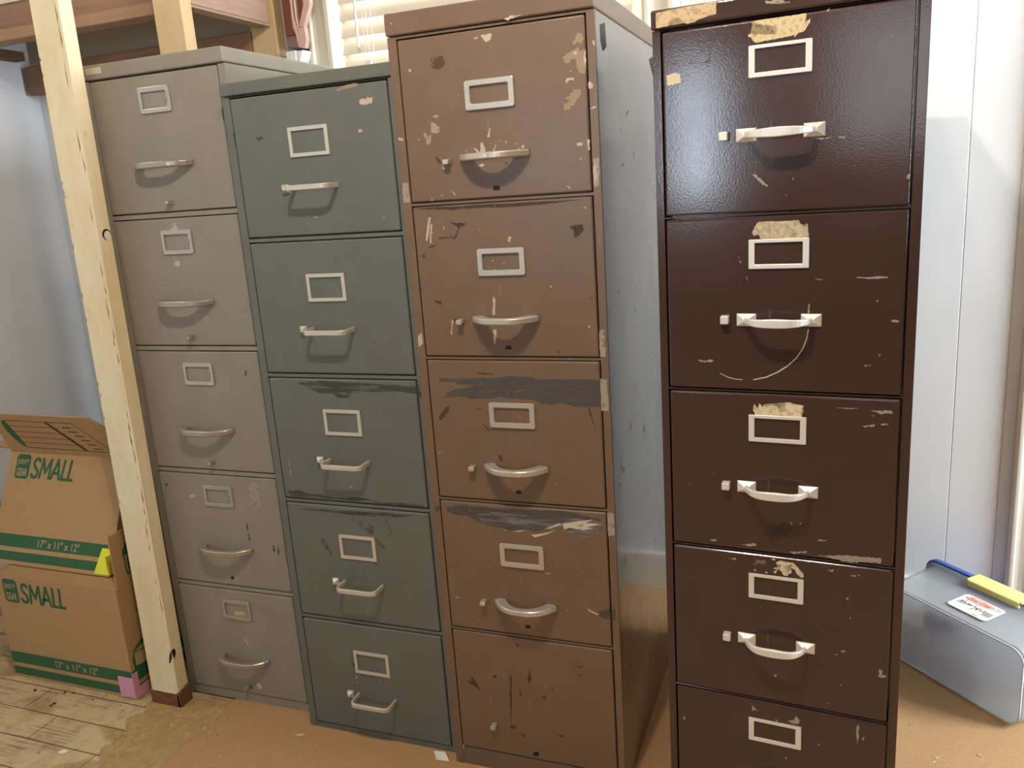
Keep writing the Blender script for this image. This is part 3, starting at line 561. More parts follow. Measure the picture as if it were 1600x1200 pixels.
(4,2,'paperw',[(0.1385,-0.0173),(0.1446,-0.0249),(0.1469,-0.0149),(0.1515,-0.0226),(0.1533,-0.017),(0.157,-0.0233),(0.1597,-0.0157),(0.1652,-0.0219),(0.1643,-0.0165),(0.1679,-0.0143),(0.1698,-0.0197),(0.1779,-0.0178),(0.1794,-0.027),(0.1785,-0.0295),(0.187,-0.0261),(0.1874,-0.0207),(0.1829,-0.0214),(0.1851,-0.0125),(0.1968,-0.0124),(0.1995,-0.0147),(0.215,-0.0159),(0.212,-0.0213),(0.2152,-0.0246),(0.2121,-0.0281),(0.213,-0.031),(0.2118,-0.0369),(0.1745,-0.0376),(0.1735,-0.0337),(0.1699,-0.0374),(0.1626,-0.0388),(0.1571,-0.0351),(0.1404,-0.0366),(0.1367,-0.0273)]),
(4,3,'paperw',[(0.1743,-0.0105),(0.1806,-0.0065),(0.1977,-0.0072),(0.2022,-0.007),(0.2085,-0.0133),(0.2184,-0.0241),(0.2194,-0.0301),(0.215,-0.0328),(0.2086,-0.0266),(0.205,-0.0189),(0.1987,-0.0167),(0.1915,-0.0188),(0.1861,-0.0175),(0.1996,-0.0207),(0.1997,-0.0258),(0.1952,-0.0285),(0.1935,-0.0329),(0.1871,-0.0318),(0.1825,-0.0242),(0.1798,-0.0205),(0.1707,-0.0228),(0.1716,-0.0206),(0.1825,-0.017),(0.1842,-0.0127),(0.1788,-0.016)]),
(4,3,'paperd',[(0.1431,-0.0092),(0.1569,-0.0093),(0.1606,-0.0181),(0.1542,-0.0169),(0.1477,-0.0153),(0.1403,-0.0205),(0.1375,-0.0183)]),
(4,3,'paperw',[(0.1403,-0.0262),(0.1417,-0.0307),(0.1385,-0.0307)]),
(4,3,'paperw',[(0.1575,-0.0294),(0.1607,-0.03),(0.1602,-0.0322),(0.1579,-0.032)]),
(4,3,'paperw',[(0.1707,-0.028),(0.1771,-0.0235),(0.1753,-0.0274),(0.1735,-0.0307)]),
(4,3,'paperw',[(0.1665,-0.0049),(0.1733,-0.0039),(0.1724,-0.0071)]),
(4,0,'orangep',[(0.0064,-0.0628),(0.0133,-0.0608),(0.0214,-0.0596),(0.0225,-0.0619),(0.0272,-0.0624),(0.0281,-0.0756),(0.0076,-0.0777)]),
(4,0,'dark',[(0.0178,-0.0652),(0.0225,-0.0646),(0.023,-0.0668),(0.0195,-0.067)]),
(4,0,'haze',[(0.0531,-0.0189),(0.0677,-0.0197),(0.0665,-0.0233),(0.0553,-0.0218)]),
(4,0,'haze',[(0.0654,-0.0179),(0.0755,-0.015),(0.0766,-0.0193),(0.081,-0.0167),(0.0826,-0.0232),(0.0765,-0.0235),(0.0743,-0.0201)]),
(4,0,'haze',[(0.091,-0.0159),(0.1008,-0.012),(0.1008,-0.0193),(0.0931,-0.0277),(0.0986,-0.0221),(0.0909,-0.0191)]),
(4,0,'haze',[(0.0833,-0.0108),(0.0871,-0.0123),(0.086,-0.0148)]),
(4,0,'haze',[(0.1052,-0.0095),(0.1117,-0.0104),(0.1117,-0.0197),(0.1063,-0.0159)]),
(4,0,'haze',[(0.0392,-0.0353),(0.046,-0.0372),(0.0493,-0.0445),(0.0515,-0.048),(0.0424,-0.0469),(0.0402,-0.0402)]),
(4,0,'haze',[(0.0709,-0.0302),(0.0771,-0.0267),(0.0764,-0.0351),(0.0741,-0.0432),(0.074,-0.0507),(0.0695,-0.0512),(0.065,-0.0496),(0.0707,-0.045)]),
(4,0,'haze',[(0.0124,-0.0455),(0.0729,-0.0511),(0.0729,-0.0516),(0.0136,-0.0465)]),
(4,0,'haze',[(0.0586,-0.0286),(0.0641,-0.0346),(0.0607,-0.0352)]),
(4,0,'haze',[(0.0452,-0.0132),(0.052,-0.0172),(0.0463,-0.0154)]),
(4,'cap','tape',[(-0.0076,1.464),(0.0115,1.4655),(0.0821,1.4683),(0.0837,1.4671),(0.0836,1.4502),(0.0742,1.4504),(0.0642,1.4477),(0.0553,1.4458),(0.0508,1.4433),(0.0395,1.4427),(0.0328,1.4468),(0.0272,1.4533),(0.0204,1.4553),(0.0123,1.4496),(0.011,1.4434),(-0.0076,1.4429)]),
(4,'cap','greige',[(0.1531,1.4582),(0.1753,1.4571),(0.1885,1.4509),(0.1709,1.4518),(0.1554,1.454)]),
(4,0,'greige',[(0.2194,-0.1727),(0.2481,-0.1751),(0.235,-0.1767)]),
(4,0,'greige',[(0.2567,-0.1745),(0.2663,-0.1753),(0.2655,-0.1779),(0.2577,-0.1768)]),
(4,0,'greige',[(0.3493,-0.2339),(0.3534,-0.2342),(0.3525,-0.2408),(0.3491,-0.2397)]),
(4,0,'greige',[(0.2367,-0.0023),(0.2421,0.0023),(0.2401,-0.0032)]),
(4,0,'greige',[(0.2714,-0.0789),(0.2731,-0.0791),(0.2723,-0.0812)]),
(4,0,'greige',[(0.3217,-0.0452),(0.3233,-0.0446),(0.323,-0.0478)]),
(4,0,'greige',[(0.1348,-0.2196),(0.1405,-0.22),(0.1585,-0.2377),(0.1562,-0.24)]),
(4,0,'greige',[(0.1936,-0.2282),(0.1954,-0.2283),(0.195,-0.233)]),
(4,1,'greige',[(0.2861,-0.0961),(0.3296,-0.0958),(0.3297,-0.0982),(0.3059,-0.0988),(0.2883,-0.0975)]),
(4,1,'greige',[(0.3148,-0.1309),(0.3183,-0.1309),(0.3167,-0.1342)]),
(4,1,'greige',[(0.3011,-0.2301),(0.3123,-0.2308),(0.3035,-0.233)]),
(4,1,'greige',[(0.3207,-0.2136),(0.3237,-0.2121),(0.3221,-0.2171)]),
(4,1,'greige',[(0.0475,-0.2294),(0.0738,-0.2287),(0.0711,-0.2325),(0.0528,-0.2325)]),
(4,1,'greige',[(0.3363,-0.1607),(0.3471,-0.1616),(0.3464,-0.164),(0.3377,-0.164)]),
(4,1,'greige',[(0.2189,-0.1364),(0.2212,-0.1364),(0.2215,-0.1538),(0.2196,-0.1539)]),
(4,1,'white',[(0.2204,-0.1764),(0.2183,-0.1916),(0.2129,-0.207),(0.2035,-0.2226),(0.1902,-0.2359),(0.1747,-0.2469),(0.1575,-0.2554),(0.1376,-0.2604),(0.1365,-0.2588),(0.1564,-0.2538),(0.1736,-0.2453),(0.1891,-0.2344),(0.2025,-0.2211),(0.2118,-0.2055),(0.2172,-0.1901),(0.2194,-0.1749)]),
(4,1,'white',[(0.084,-0.251),(0.0968,-0.2576),(0.1097,-0.2603),(0.1199,-0.2605),(0.1199,-0.2592),(0.1097,-0.259),(0.0969,-0.2562),(0.084,-0.2497)]),
(4,1,'haze',[(0.1211,-0.1568),(0.1325,-0.1516),(0.1692,-0.1494),(0.1979,-0.1514),(0.2168,-0.1554),(0.2168,-0.1564),(0.1979,-0.1524),(0.1692,-0.1505),(0.1325,-0.1526),(0.1211,-0.1578)]),
(4,2,'hazed',[(0.1551,-0.2446),(0.1894,-0.2186),(0.2042,-0.2299),(0.1677,-0.2593)]),
(4,2,'greige',[(0.2626,-0.0172),(0.2986,-0.0163),(0.2849,-0.0186)]),
(4,2,'greige',[(0.3101,-0.0188),(0.3214,-0.0192),(0.3414,-0.0171),(0.3438,-0.0221),(0.326,-0.0236)]),
(4,2,'greige',[(0.3266,-0.0399),(0.3377,-0.0377),(0.3383,-0.0407),(0.3298,-0.0423)]),
(4,2,'greige',[(0.3017,-0.044),(0.3198,-0.0409),(0.319,-0.044),(0.3041,-0.046)]),
(4,2,'greige',[(0.2399,-0.2426),(0.2532,-0.242),(0.2522,-0.2444),(0.2404,-0.2453)]),
(4,2,'greige',[(0.1172,-0.2671),(0.1405,-0.2628),(0.1432,-0.2666),(0.1299,-0.2695)]),
(4,2,'greige',[(0.1951,-0.2714),(0.2238,-0.2658),(0.2229,-0.2688),(0.2027,-0.2733)]),
(4,2,'greige',[(0.2404,-0.271),(0.2819,-0.2653),(0.3106,-0.2642),(0.3365,-0.2634),(0.3354,-0.2719),(0.3109,-0.2726),(0.2919,-0.277),(0.2626,-0.2737)]),
(4,2,'greige',[(0.2106,-0.2166),(0.2146,-0.2167),(0.2132,-0.2209)]),
(4,2,'greige',[(0.197,-0.2177),(0.2001,-0.2179),(0.1986,-0.222)]),
(4,2,'greige',[(0.0639,-0.265),(0.076,-0.264),(0.0749,-0.2665),(0.0661,-0.2677)]),
(4,2,'greige',[(0.0299,-0.1654),(0.0327,-0.1651),(0.0321,-0.1687)]),
(4,2,'greige',[(0.1784,-0.1817),(0.1815,-0.1825),(0.18,-0.1855)]),
(4,2,'greige',[(0.3148,-0.0262),(0.318,-0.0266),(0.3163,-0.0292)]),
(4,3,'greige',[(0.2557,-0.0118),(0.266,-0.0103),(0.2632,-0.0153)]),
(4,3,'greige',[(0.2788,-0.1572),(0.2873,-0.1556),(0.2863,-0.1581)]),
(4,3,'greige',[(0.2695,-0.1645),(0.2755,-0.1645),(0.2741,-0.1666)]),
(4,3,'greige',[(0.1724,-0.2238),(0.1778,-0.2233),(0.1746,-0.2296)]),
(4,3,'greige',[(0.3399,-0.1784),(0.3448,-0.1804),(0.3437,-0.1895),(0.3508,-0.1868),(0.3501,-0.193),(0.339,-0.1935)]),
(4,3,'greige',[(0.2853,-0.0575),(0.2897,-0.0574),(0.2878,-0.0623)]),
(4,3,'greige',[(0.292,-0.0919),(0.2945,-0.0926),(0.2931,-0.0958)]),
(4,3,'greige',[(0.2804,-0.22),(0.2834,-0.22),(0.2819,-0.2234)]),
(4,3,'greige',[(0.302,-0.0136),(0.3054,-0.0137),(0.304,-0.0167)]),
(4,3,'greige',[(0.2901,-0.0171),(0.2997,-0.0151),(0.2983,-0.0181)]),
(4,3,'greige',[(0.0954,-0.0146),(0.1085,-0.0116),(0.1074,-0.0147)]),
(4,3,'greige',[(0.2608,-0.2597),(0.2644,-0.2595),(0.2624,-0.2624)]),
(4,4,'greige',[(0.1343,-0.0057),(0.1382,-0.0133),(0.1488,-0.0219),(0.141,-0.0192),(0.1366,-0.0229)]),
(4,4,'greige',[(0.1958,-0.027),(0.2065,-0.0244),(0.2107,-0.0144),(0.2172,-0.0231),(0.2151,-0.0301),(0.2039,-0.0315)]),
(4,4,'greige',[(0.3081,-0.0156),(0.3118,-0.0053),(0.3117,-0.0366),(0.3095,-0.0485)]),
(4,4,'greige',[(0.3176,-0.0301),(0.3216,-0.0291),(0.3204,-0.0395)]),
(4,4,'greige',[(0.0105,-0.0633),(0.0147,-0.0651),(0.0134,-0.0722)]),
(4,4,'greige',[(0.1922,-0.1038),(0.1966,-0.1033),(0.195,-0.1077)]),
(4,4,'greige',[(0.1741,-0.0309),(0.1807,-0.0306),(0.1785,-0.0351)]),
(4,4,'greige',[(0.2474,-0.0619),(0.2506,-0.0618),(0.2485,-0.0655)])]


# ------------------------------------------------------------------ the setting
YB = 2.30           # face of the back wall
XL, XR, YF, ZC = -2.60, 2.20, -3.20, 2.50
ZF = -0.004         # boards lie 4 mm below the carpet top

bm = new(); bx(bm, XL-.1, XR+.1, YF-.1, YB+.1, ZF-.08, ZF)
rs = random.Random(3)
y = 1.38 - 20*.09
while y < YB:
    bx(bm, XL, -1.38, y-.0012, y+.0012, ZF-.001, ZF+.0004, 1)
    for k in range(3):
        x = rs.uniform(XL, -1.4); bx(bm, x-.001, x+.001, y, y+.09, ZF-.001, ZF+.0003, 1)
    y += .09
P = [(-1.37, 1.455), (-1.52, 1.43), (-1.60, 1.40), (-1.585, 1.36), (-1.61, 1.33), (-1.575, 1.29), (-1.555, 1.26), (-1.58, 1.22), (-1.53, 1.17), (-1.55, 1.10), (-1.51, 1.0), (-1.53, .8), (-1.37, .8)]
prism(bm, P, XY, ZF-.001, ZF+.0012, 2)
struct(obj('floor', bm, [M['floor'], M['seam'], M['backing']]))
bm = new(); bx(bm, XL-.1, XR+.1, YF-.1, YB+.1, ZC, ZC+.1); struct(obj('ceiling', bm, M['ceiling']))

# back wall of upright boards, opening for the window behind the cabinets
WX0, WX1, WZ0, WZ1 = -1.385, -0.455, 0.85, 2.20
GX0, GX1 = 0.535, 1.335                     # doorway to the right
bm = new()
edges = [XL-.1, -2.4, -2.17, -1.94, -1.71, -1.56]
x = .321 - .113*16
edges += [x + .113*i for i in range(0, 18)]
edges = sorted(e for e in set(round(e, 4) for e in edges))
def board(x0, x1, z0, z1): bx(bm, x0+.0001, x1-.0001, YB, YB+.1, z0, z1)
for a, b in zip(edges[:-1], edges[1:]):
    if b <= WX0 or a >= WX1: board(a, b, ZF, ZC)
    else:
        if a < WX0: board(a, WX0, WZ0, WZ1)
        if b > WX1: board(WX1, b, WZ0, WZ1)
        board(a, b, ZF, WZ0); board(a, b, WZ1, ZC)
board(.434, GX0, ZF, ZC); board(GX0, GX1, 2.05, ZC); board(GX1, XR+.1, ZF, ZC)
bx(bm, XL-.1, WX0-.02, YB+.012, YB+.1, ZF, ZC)
bx(bm, WX1+.02, GX0-.02, YB+.012, YB+.1, ZF, ZC)
struct(obj('wall_back', bm, M['wall'], bevel=.0016, seg=2))
bm = new(); bx(bm, XL-.1, XL, YF-.1, YB+.1, ZF, ZC); struct(obj('wall_left', bm, M['wall_left']))
def wall_with_hole(name, axis, pos, th, a0, a1, h0, h1, v0, v1):
    bm = new()
    def q(u0, u1, w0, w1):
        if axis == 'x': bx(bm, pos, pos+th, u0, u1, w0, w1)
        else: bx(bm, u0, u1, pos, pos+th, w0, w1)
    q(a0, h0, ZF, ZC); q(h1, a1, ZF, ZC); q(h0, h1, ZF, v0); q(h0, h1, v1, ZC)
    return struct(obj(name, bm, M['room']))
wall_with_hole('wall_right', 'x', XR, .1, YF-.1, YB+.1, 1.2, 2.18, .9, 2.2)
bm = new()
for q in ((XL-.1, -1.76, ZF, ZC), (-1.42, -.70, ZF, ZC), (.30, XR+.1, ZF, ZC), (-1.76, -1.42, ZF, 1.0), (-1.76, -1.42, 2.0, ZC), (-.70, .30, ZF, 1.3), (-.70, .30, 2.2, ZC)):
    bx(bm, q[0], q[1], YF-.1, YF, q[2], q[3])
struct(obj('wall_rear', bm, M['room']))

def window(name, axis, pos, a0, a1, z0, z1, mull=1):
    bm = new(); t = .04
    def q(u0, u1, w0, w1, d0=-.02, d1=.04):
        if axis == 'x': bx(bm, pos+d0, pos+d1, u0, u1, w0, w1)
        else: bx(bm, u0, u1, pos+d0, pos+d1, w0, w1)
    q(a0, a0+t, z0, z1); q(a1-t, a1, z0, z1); q(a0+t, a1-t, z0, z0+t); q(a0+t, a1-t, z1-t, z1)
    for i in range(mull):
        c = a0 + (a1-a0)*(i+1)/(mull+1); q(c-.02, c+.02, z0+t, z1-t)
    q(a0+t, a1-t, (z0+z1)/2-.015, (z0+z1)/2+.015)
    return struct(obj(name, bm, M['trim'], bevel=.003))
window('window_2', 'x', XR+.04, 1.2, 2.18, .9, 2.2, 0)
window('window_3', 'y', YF-.06, -1.76, -1.42, 1.0, 2.0, 0)
window('window_4', 'y', YF-.06, -.70, .30, 1.3, 2.2, 1)

# window behind the cabinets: sash, casing and closed blind
bm = new()
for a, b in ((WX0, WX0+.045), (WX1-.045, WX1), (-.94, -.90)): bx(bm, a, b, YB+.06, YB+.095, WZ0, WZ1)
for a, b in ((WZ0, WZ0+.05), (WZ1-.05, WZ1), (1.50, 1.54)): bx(bm, WX0+.045, WX1-.045, YB+.062, YB+.093, a, b)
w1 = struct(obj('window_1', bm, M['trim'], bevel=.003))
def casing(bm, x0, x1, z0, z1):
    """moulded upright casing board, ridges across its width"""
    w = x1-x0; prof = [(0, 0), (0, -.016), (.10*w, -.021), (.22*w, -.021), (.27*w, -.013), (.40*w, -.010), (.62*w, -.010), (.74*w, -.014), (.82*w, -.019), (w, -.019), (w, 0)]
    A = [bm.verts.new((x0+a, YB+b, z0)) for a, b in prof]; B = [bm.verts.new((x0+a, YB+b, z1)) for a, b in prof]
    n = len(prof); bm.faces.new(A); bm.faces.new(B[::-1])
    for i in range(n): bm.faces.new((A[i], A[(i+1) % n], B[(i+1) % n], B[i]))
bm = new(); casing(bm, -1.468, WX0, WZ0-.08, WZ1+.08); casing(bm, WX1, -.372, WZ0-.08, WZ1+.08)
bx(bm, -1.468, -.372, YB-.022, YB, WZ1, WZ1+.08); bx(bm, -1.50, -.34, YB-.035, YB, WZ0-.11, WZ0-.08)
struct(obj('trim_1', bm, M['trim'], bevel=.002))
bm = new(); casing(bm, .462, GX0, ZF, 2.05); casing(bm, GX1, GX1+.073, ZF, 2.05)
bx(bm, .462, GX1+.073, YB-.02, YB, 2.05, 2.13)
struct(obj('trim_2', bm, M['trim'], bevel=.002))
bm = new(); bx(bm, GX0, GX1, YB+.03, YB+.07, ZF, 2.05)
for z0, z1 in ((.2, .85), (1.0, 1.9)):
    for a in (GX0+.12, GX0+.46): bx(bm, a, a+.22, YB+.024, YB+.03, z0, z1)
struct(obj('door_1', bm, M['trim'], bevel=.004))
bm = new(); bx(bm, -1.56, .461, YB-.014, YB, ZF, .112); struct(obj('baseboard_back', bm, M['trim'], bevel=.004))

bl = thing('window_blind', 'white horizontal slat blind closed over the bright window behind the cabinets', 'blind', (-.92, YB+.028, WZ0))
tilt = math.radians(66)
nsl = 27
for i in range(nsl):
    bm = new(); z = .05 + i*.0475
    P = []
    for j in range(7):
        u = -.025 + .05*j/6; bow = .0006*(1-(u/.025)**2)
        P.append((u*math.cos(tilt) - bow*math.sin(tilt), u*math.sin(tilt) + bow*math.cos(tilt)))
    top = [(a - .0012*math.sin(tilt), b + .0012*math.cos(tilt)) for a, b in P]
    prism(bm, [(a, z+b) for a, b in P + top[::-1]], YZ, -.450, .432)
    o = obj('slat', bm, M['slat'], bl)
bm = new(); bx(bm, -.45, .45, -.024, .024, 1.29, 1.335); obj('head_rail', bm, M['slat'], bl, bevel=.003)
bm = new(); bx(bm, -.447, .447, -.022, .022, .0, .018); obj('bottom_rail', bm, M['slat'], bl, bevel=.003)
for xx in (-.335, 0, .335):
    bm = new(); tube(bm, [(xx, -.027, .01), (xx, -.027, 1.29)], .0016); tube(bm, [(xx, .026, .01), (xx, .026, 1.29)], .0016)
    obj('ladder_cord', bm, M['cord'], bl)
bm = new(); tube(bm, [(-.378, -.034, 1.3), (-.380, -.036, .80)], .0042, 10); obj('tilt_wand', bm, M['cord'], bl)
bm = new()
for dx in (0, .012): tube(bm, [(-.362+dx, -.032, 1.3), (-.360+dx, -.032, .72+dx*3)], .0014)
for dx in (0, .012): bx(bm, -.366+dx, -.356+dx, -.037, -.027, .69+dx*3, .725+dx*3)
obj('lift_cord', bm, M['cord'], bl)

# ------------------------------------------------------------------ stud partition and timbers
def lean_post():
    t = thing('wooden_post', 'cream painted old wooden post between the cardboard boxes and the taupe cabinet', 'post', (-1.55, 1.426, ZF))
    bm = new(); y0, y1 = -.021, .014
    def xs(z): return (-1.592 + .0165*z + 1.55, -1.506 + .0115*z + 1.55)
    z0, z1 = .035, 2.504
    a0, a1 = xs(z0); b0, b1 = xs(z1)
    hexa(bm, [(a0,y0,z0),(a1,y0,z0),(a1,y1,z0),(a0,y1,z0),(b0,y0,z1),(b1,y0,z1),(b1,y1,z1),(b0,y1,z1)])
    r = random.Random(5)
    # broken paint line along the right-hand corner, round bolt hole and a dark gouge
    z = .14
    while z < 2.0:
        L = r.uniform(.01, .06); x = xs(z)[1] - r.uniform(.006, .012); w = r.uniform(.0006, .002)
        if r.random() < .75:
            P = [(x, z), (x + w + r.uniform(0, .002), z+L*.3), (x + w*.6, z+L*.7), (x+.0015, z+L), (x-.0008, z+L*.6), (x-w*.5, z+L*.3)]
            prism(bm, P, XZ, y0-.0004, y0+.001, 1)
        z += L*r.uniform(.7, 1.5)
    for k in range(16):
        z = r.uniform(.3, 1.9); x = xs(z)[0] + r.uniform(.0, .003); L = r.uniform(.006, .02)
        prism(bm, [(x, z), (x+.002, z+L*.4), (x+.001, z+L), (x-.0005, z+L*.5)], XZ, y0-.0004, y0+.001, 1)
    zc = 1.183; xc = xs(zc)[1]
    circ = [(math.cos(2*PI*i/14), math.sin(2*PI*i/14)) for i in range(14)]
    prism(bm, [(.0015+.0125*a, zc+.0125*b) for a, b in circ], YZ, xc-.004, xc+.0006, 2)
    prism(bm, [(.003+.0095*a, zc-.002+.0105*b) for a, b in circ], YZ, xc-.004, xc+.0010, 3)
    zc = .145; xc = xs(zc)[1]
    prism(bm, [(xc-.014, zc-.022), (xc-.008, zc+.0), (xc-.002, zc+.014), (xc+.0005, zc+.004), (xc-.002, zc-.006), (xc-.009, zc-.020)], XZ, y0-.0006, y0+.001, 2)
    prism(bm, [(-.021, zc+.014), (-.010, zc+.016), (-.007, zc+.004), (-.015, zc-.012)], YZ, xc-.004, xc+.0006, 2)
    obj('post_shaft', bm, [M['post'], M['crack'], M['black'], M['paper_white']], t, bevel=.0025)
    bm = new(); a0, a1 = xs(0)
    top = [(a0-.002, .040), (a0+.016, .028), (a0+.03, .030), (a0+.045, .018), (a0+.06, .022), (a1+.004, .040)]
    pts = [(a0-.003, 0), (a1+.006, 0)] + top[::-1]
    prism(bm, pts, XZ, y0-.004, y0+.006)
    prism(bm, [(y0-.004, 0), (y1+.004, 0), (y1+.004, .05), (0, .046), (y0-.004, .040)], YZ, a1-.004, a1+.006)
    bx(bm, a0, a1, y0+.002, y1, 0, .036)
    obj('bare_foot', bm, M['post_base'], t, bevel=.002)
    return t
lean_post()
for (y, lab) in ((1.845, 'pale bare pine stud rising behind the taupe cabinet beside the cream post'),
                 (2.245, 'pale knotty pine stud standing against the wall next to the brown wooden bracket')):
    bm = new(); bx(bm, -1.637, -1.548, y, y+.042, ZF, ZC)
    tag(obj('wooden_stud', bm, M['pine'], bevel=.003), lab, 'stud', 'studs of the open partition')
bm = new(); bx(bm, -1.606, -1.566, 1.889, 2.243, 1.742, 1.93); bx(bm, -1.606, -1.562, 1.889, 2.243, 1.733, 1.7405)
tag(obj('timber_beam', bm, M['pink_beam'], bevel=.003), 'faded pinkish beam bridging the two bare pine studs above the taupe cabinet', 'beam')
bm = new(); bx(bm, XL+.002, -1.64, 1.992, 2.036, 1.856, 2.05)
tag(obj('header_beam', bm, M['post'], bevel=.003), 'pale cream board above the wide brown overhead board, left of the post', 'beam')
bm = new(); bx(bm, XL+.002, -1.64, 1.995, 2.035, 1.785, 1.8545)
tag(obj('timber_joist', bm, M['joist'], bevel=.003), 'wide brown timber board overhead behind the cream post', 'beam')
bm = new(); bx(bm, XL+.002, -1.64, 1.975, 2.037, 1.750, 1.7835)
tag(obj('timber_ledger', bm, M['lip'], bevel=.003), 'light edged narrow batten fixed under the wide brown overhead board', 'beam')
bm = new(); bx(bm, -2.578, -1.64, 2.245, 2.287, 1.638, 1.73)
tag(obj('wall_batten', bm, M['joist'], bevel=.004), 'brown board fixed to the back wall just above the taupe cabinet top', 'beam')
bm = new(); bx(bm, XL+.002, XL+.045, 1.55, 2.235, 1.745, 1.775)
tag(obj('side_batten', bm, M['joist_dark'], bevel=.003), 'dark brown ledge strip along the top of the white left wall', 'beam')
bm = new(); bx(bm, XL, -1.64, YB-.012, YB-.001, 1.731, 2.05); struct(obj('trim_3', bm, M['gray_panel']))
bm = new(); bx(bm, XL, -1.64, 1.985, YB-.002, 2.051, 2.075); struct(obj('trim_4', bm, M['joist_dark']))

br = thing('wooden_bracket', 'red brown moulded wooden bracket hanging between the pine stud and the window casing', 'bracket', (-1.46, YB-.001, 1.65))
def rel(P): return [(a+1.46, b-1.65) for a, b in P]
bm = new(); prism(bm, rel([(-1.515, 2.15), (-1.483, 2.15), (-1.483, 1.700), (-1.515, 1.700)]), XZ, -.055, -.002); obj('back_board', bm, M['brace_dark'], br, bevel=.002)
bm = new(); prism(bm, rel([(-1.516, 1.699), (-1.484, 1.699), (-1.474, 1.664), (-1.508, 1.666)]), XZ, -.055, -.002); obj('board_foot', bm, M['brace_grey'], br, bevel=.002)
bm = new(); prism(bm, rel([(-1.470, 2.15), (-1.432, 2.15), (-1.432, 1.785), (-1.464, 1.730), (-1.470, 1.745)]), XZ, -.050, -.02); obj('inset_panel', bm, M['brace_dark'], br)
bm = new()
for P in ([(-1.482, 2.15), (-1.474, 2.15), (-1.474, 1.745), (-1.466, 1.712), (-1.462, 1.662), (-1.470, 1.662), (-1.476, 1.702), (-1.482, 1.72)],
          [(-1.469, 2.15), (-1.464, 2.15), (-1.464, 1.745), (-1.460, 1.718), (-1.466, 1.712), (-1.469, 1.740)],
          [(-1.437, 2.15), (-1.412, 2.15), (-1.412, 1.776), (-1.442, 1.716), (-1.461, 1.718), (-1.437, 1.776)],
          [(-1.466, 1.716), (-1.440, 1.718), (-1.438, 1.68), (-1.446, 1.658), (-1.463, 1.660)]):
    prism(bm, rel(P), XZ, -.064, -.046)
obj('moulded_edge', bm, M['brace_edge'], br, bevel=.0025)
bm = new(); prism(bm, rel([(-1.512, 1.655), (-1.478, 1.655), (-1.478, 1.625), (-1.512, 1.625)]), XZ, -.07, -.002)
prism(bm, rel([(-1.476, 1.652), (-1.455, 1.655), (-1.470, 1.62), (-1.476, 1.622)]), XZ, -.065, -.002)
obj('white_foot_block', bm, M['white_block'], br, bevel=.002)

# ------------------------------------------------------------------ filing cabinets
# x, y of the left edge of the drawers at the front; yaw; drawer width; spacing; top of the first drawer; drawer height
CAB = {1: (-1.5033, 1.4640, 0.3, .3392, .2982, 1.5026, .2832), 2: (-1.1103, 1.4243, 0.0, .3519, .2846, 1.4275, .2723),
       3: (-0.7158, 1.3993, 0.0, .3431, .2897, 1.4865, .2812), 4: (-0.2397, 1.3547, -4.44, .3539, .2829, 1.4354, .2766)}
CAPZ = {1: (.0035, .0345), 2: (.0055, .0305), 3: (.008, .046), 4: (.005, .0335)}
EDGE = {1: (.0205, .0195), 2: (.0205, .0185), 3: (.0200, .0165), 4: (.0155, .0165)}
DEPTH = {1: .69, 2: .69, 3: .68, 4: .68}

def add_marks(bm, mats, cab, where, face, rnd, jit=.0004):
    """chips, scrapes and scraps lying flat on a face (plane y = face, looking along +y)"""
    n = 0
    for (k, d, c, pts) in MARKS:
        if k != cab or d != where or c in PAPER: continue
        m = chip_mat('hole' if c == 'hole' else c)
        if m not in mats: mats.append(m)
        n += 1; yy = face - .00010 - .000012*n
        P = []
        for i in range(len(pts)):
            a = Vector(pts[i]); b = Vector(pts[(i+1) % len(pts)]); L = (b-a).length
            P.append(a)
            if c not in ('hole', 'white') and L > .0035:
                s = min(9, int(L/.0022))
                for q in range(1, s):
                    t = q/s; P.append(a.lerp(b, t) + Vector((rnd.uniform(-1, 1), rnd.uniform(-1, 1)))*min(.0010, L*.10))
        f = bm.faces.new([bm.verts.new((p.x, yy, p.y)) for p in P]); f.material_index = mats.index(m)
        f.normal_update()
        if f.normal.y > 0: f.normal_flip()
PAPER = ('paper', 'paper2', 'paperw', 'paperd', 'tape', 'orangep')
def specks(bm, mats, n, w, h, cols, rnd, face=0.0, big=.0012):
    for i in range(n):
        m = chip_mat(rnd.choice(cols))
        if m not in mats: mats.append(m)
        s, z = rnd.uniform(.01, w-.01), -rnd.uniform(.01, h-.01); r = rnd.uniform(.0003, big)
        a0 = rnd.uniform(0, PI); e = rnd.uniform(.3, 1)
        P = [(s + r*math.cos(a0+2*PI*j/6)*rnd.uniform(.6, 1.2), z + e*r*math.sin(a0+2*PI*j/6)*rnd.uniform(.6, 1.2)) for j in range(6)]
        f = bm.faces.new([bm.verts.new((a, face-.00009, b)) for a, b in P]); f.material_index = mats.index(m); f.normal_update()
        if f.normal.y > 0: f.normal_flip()

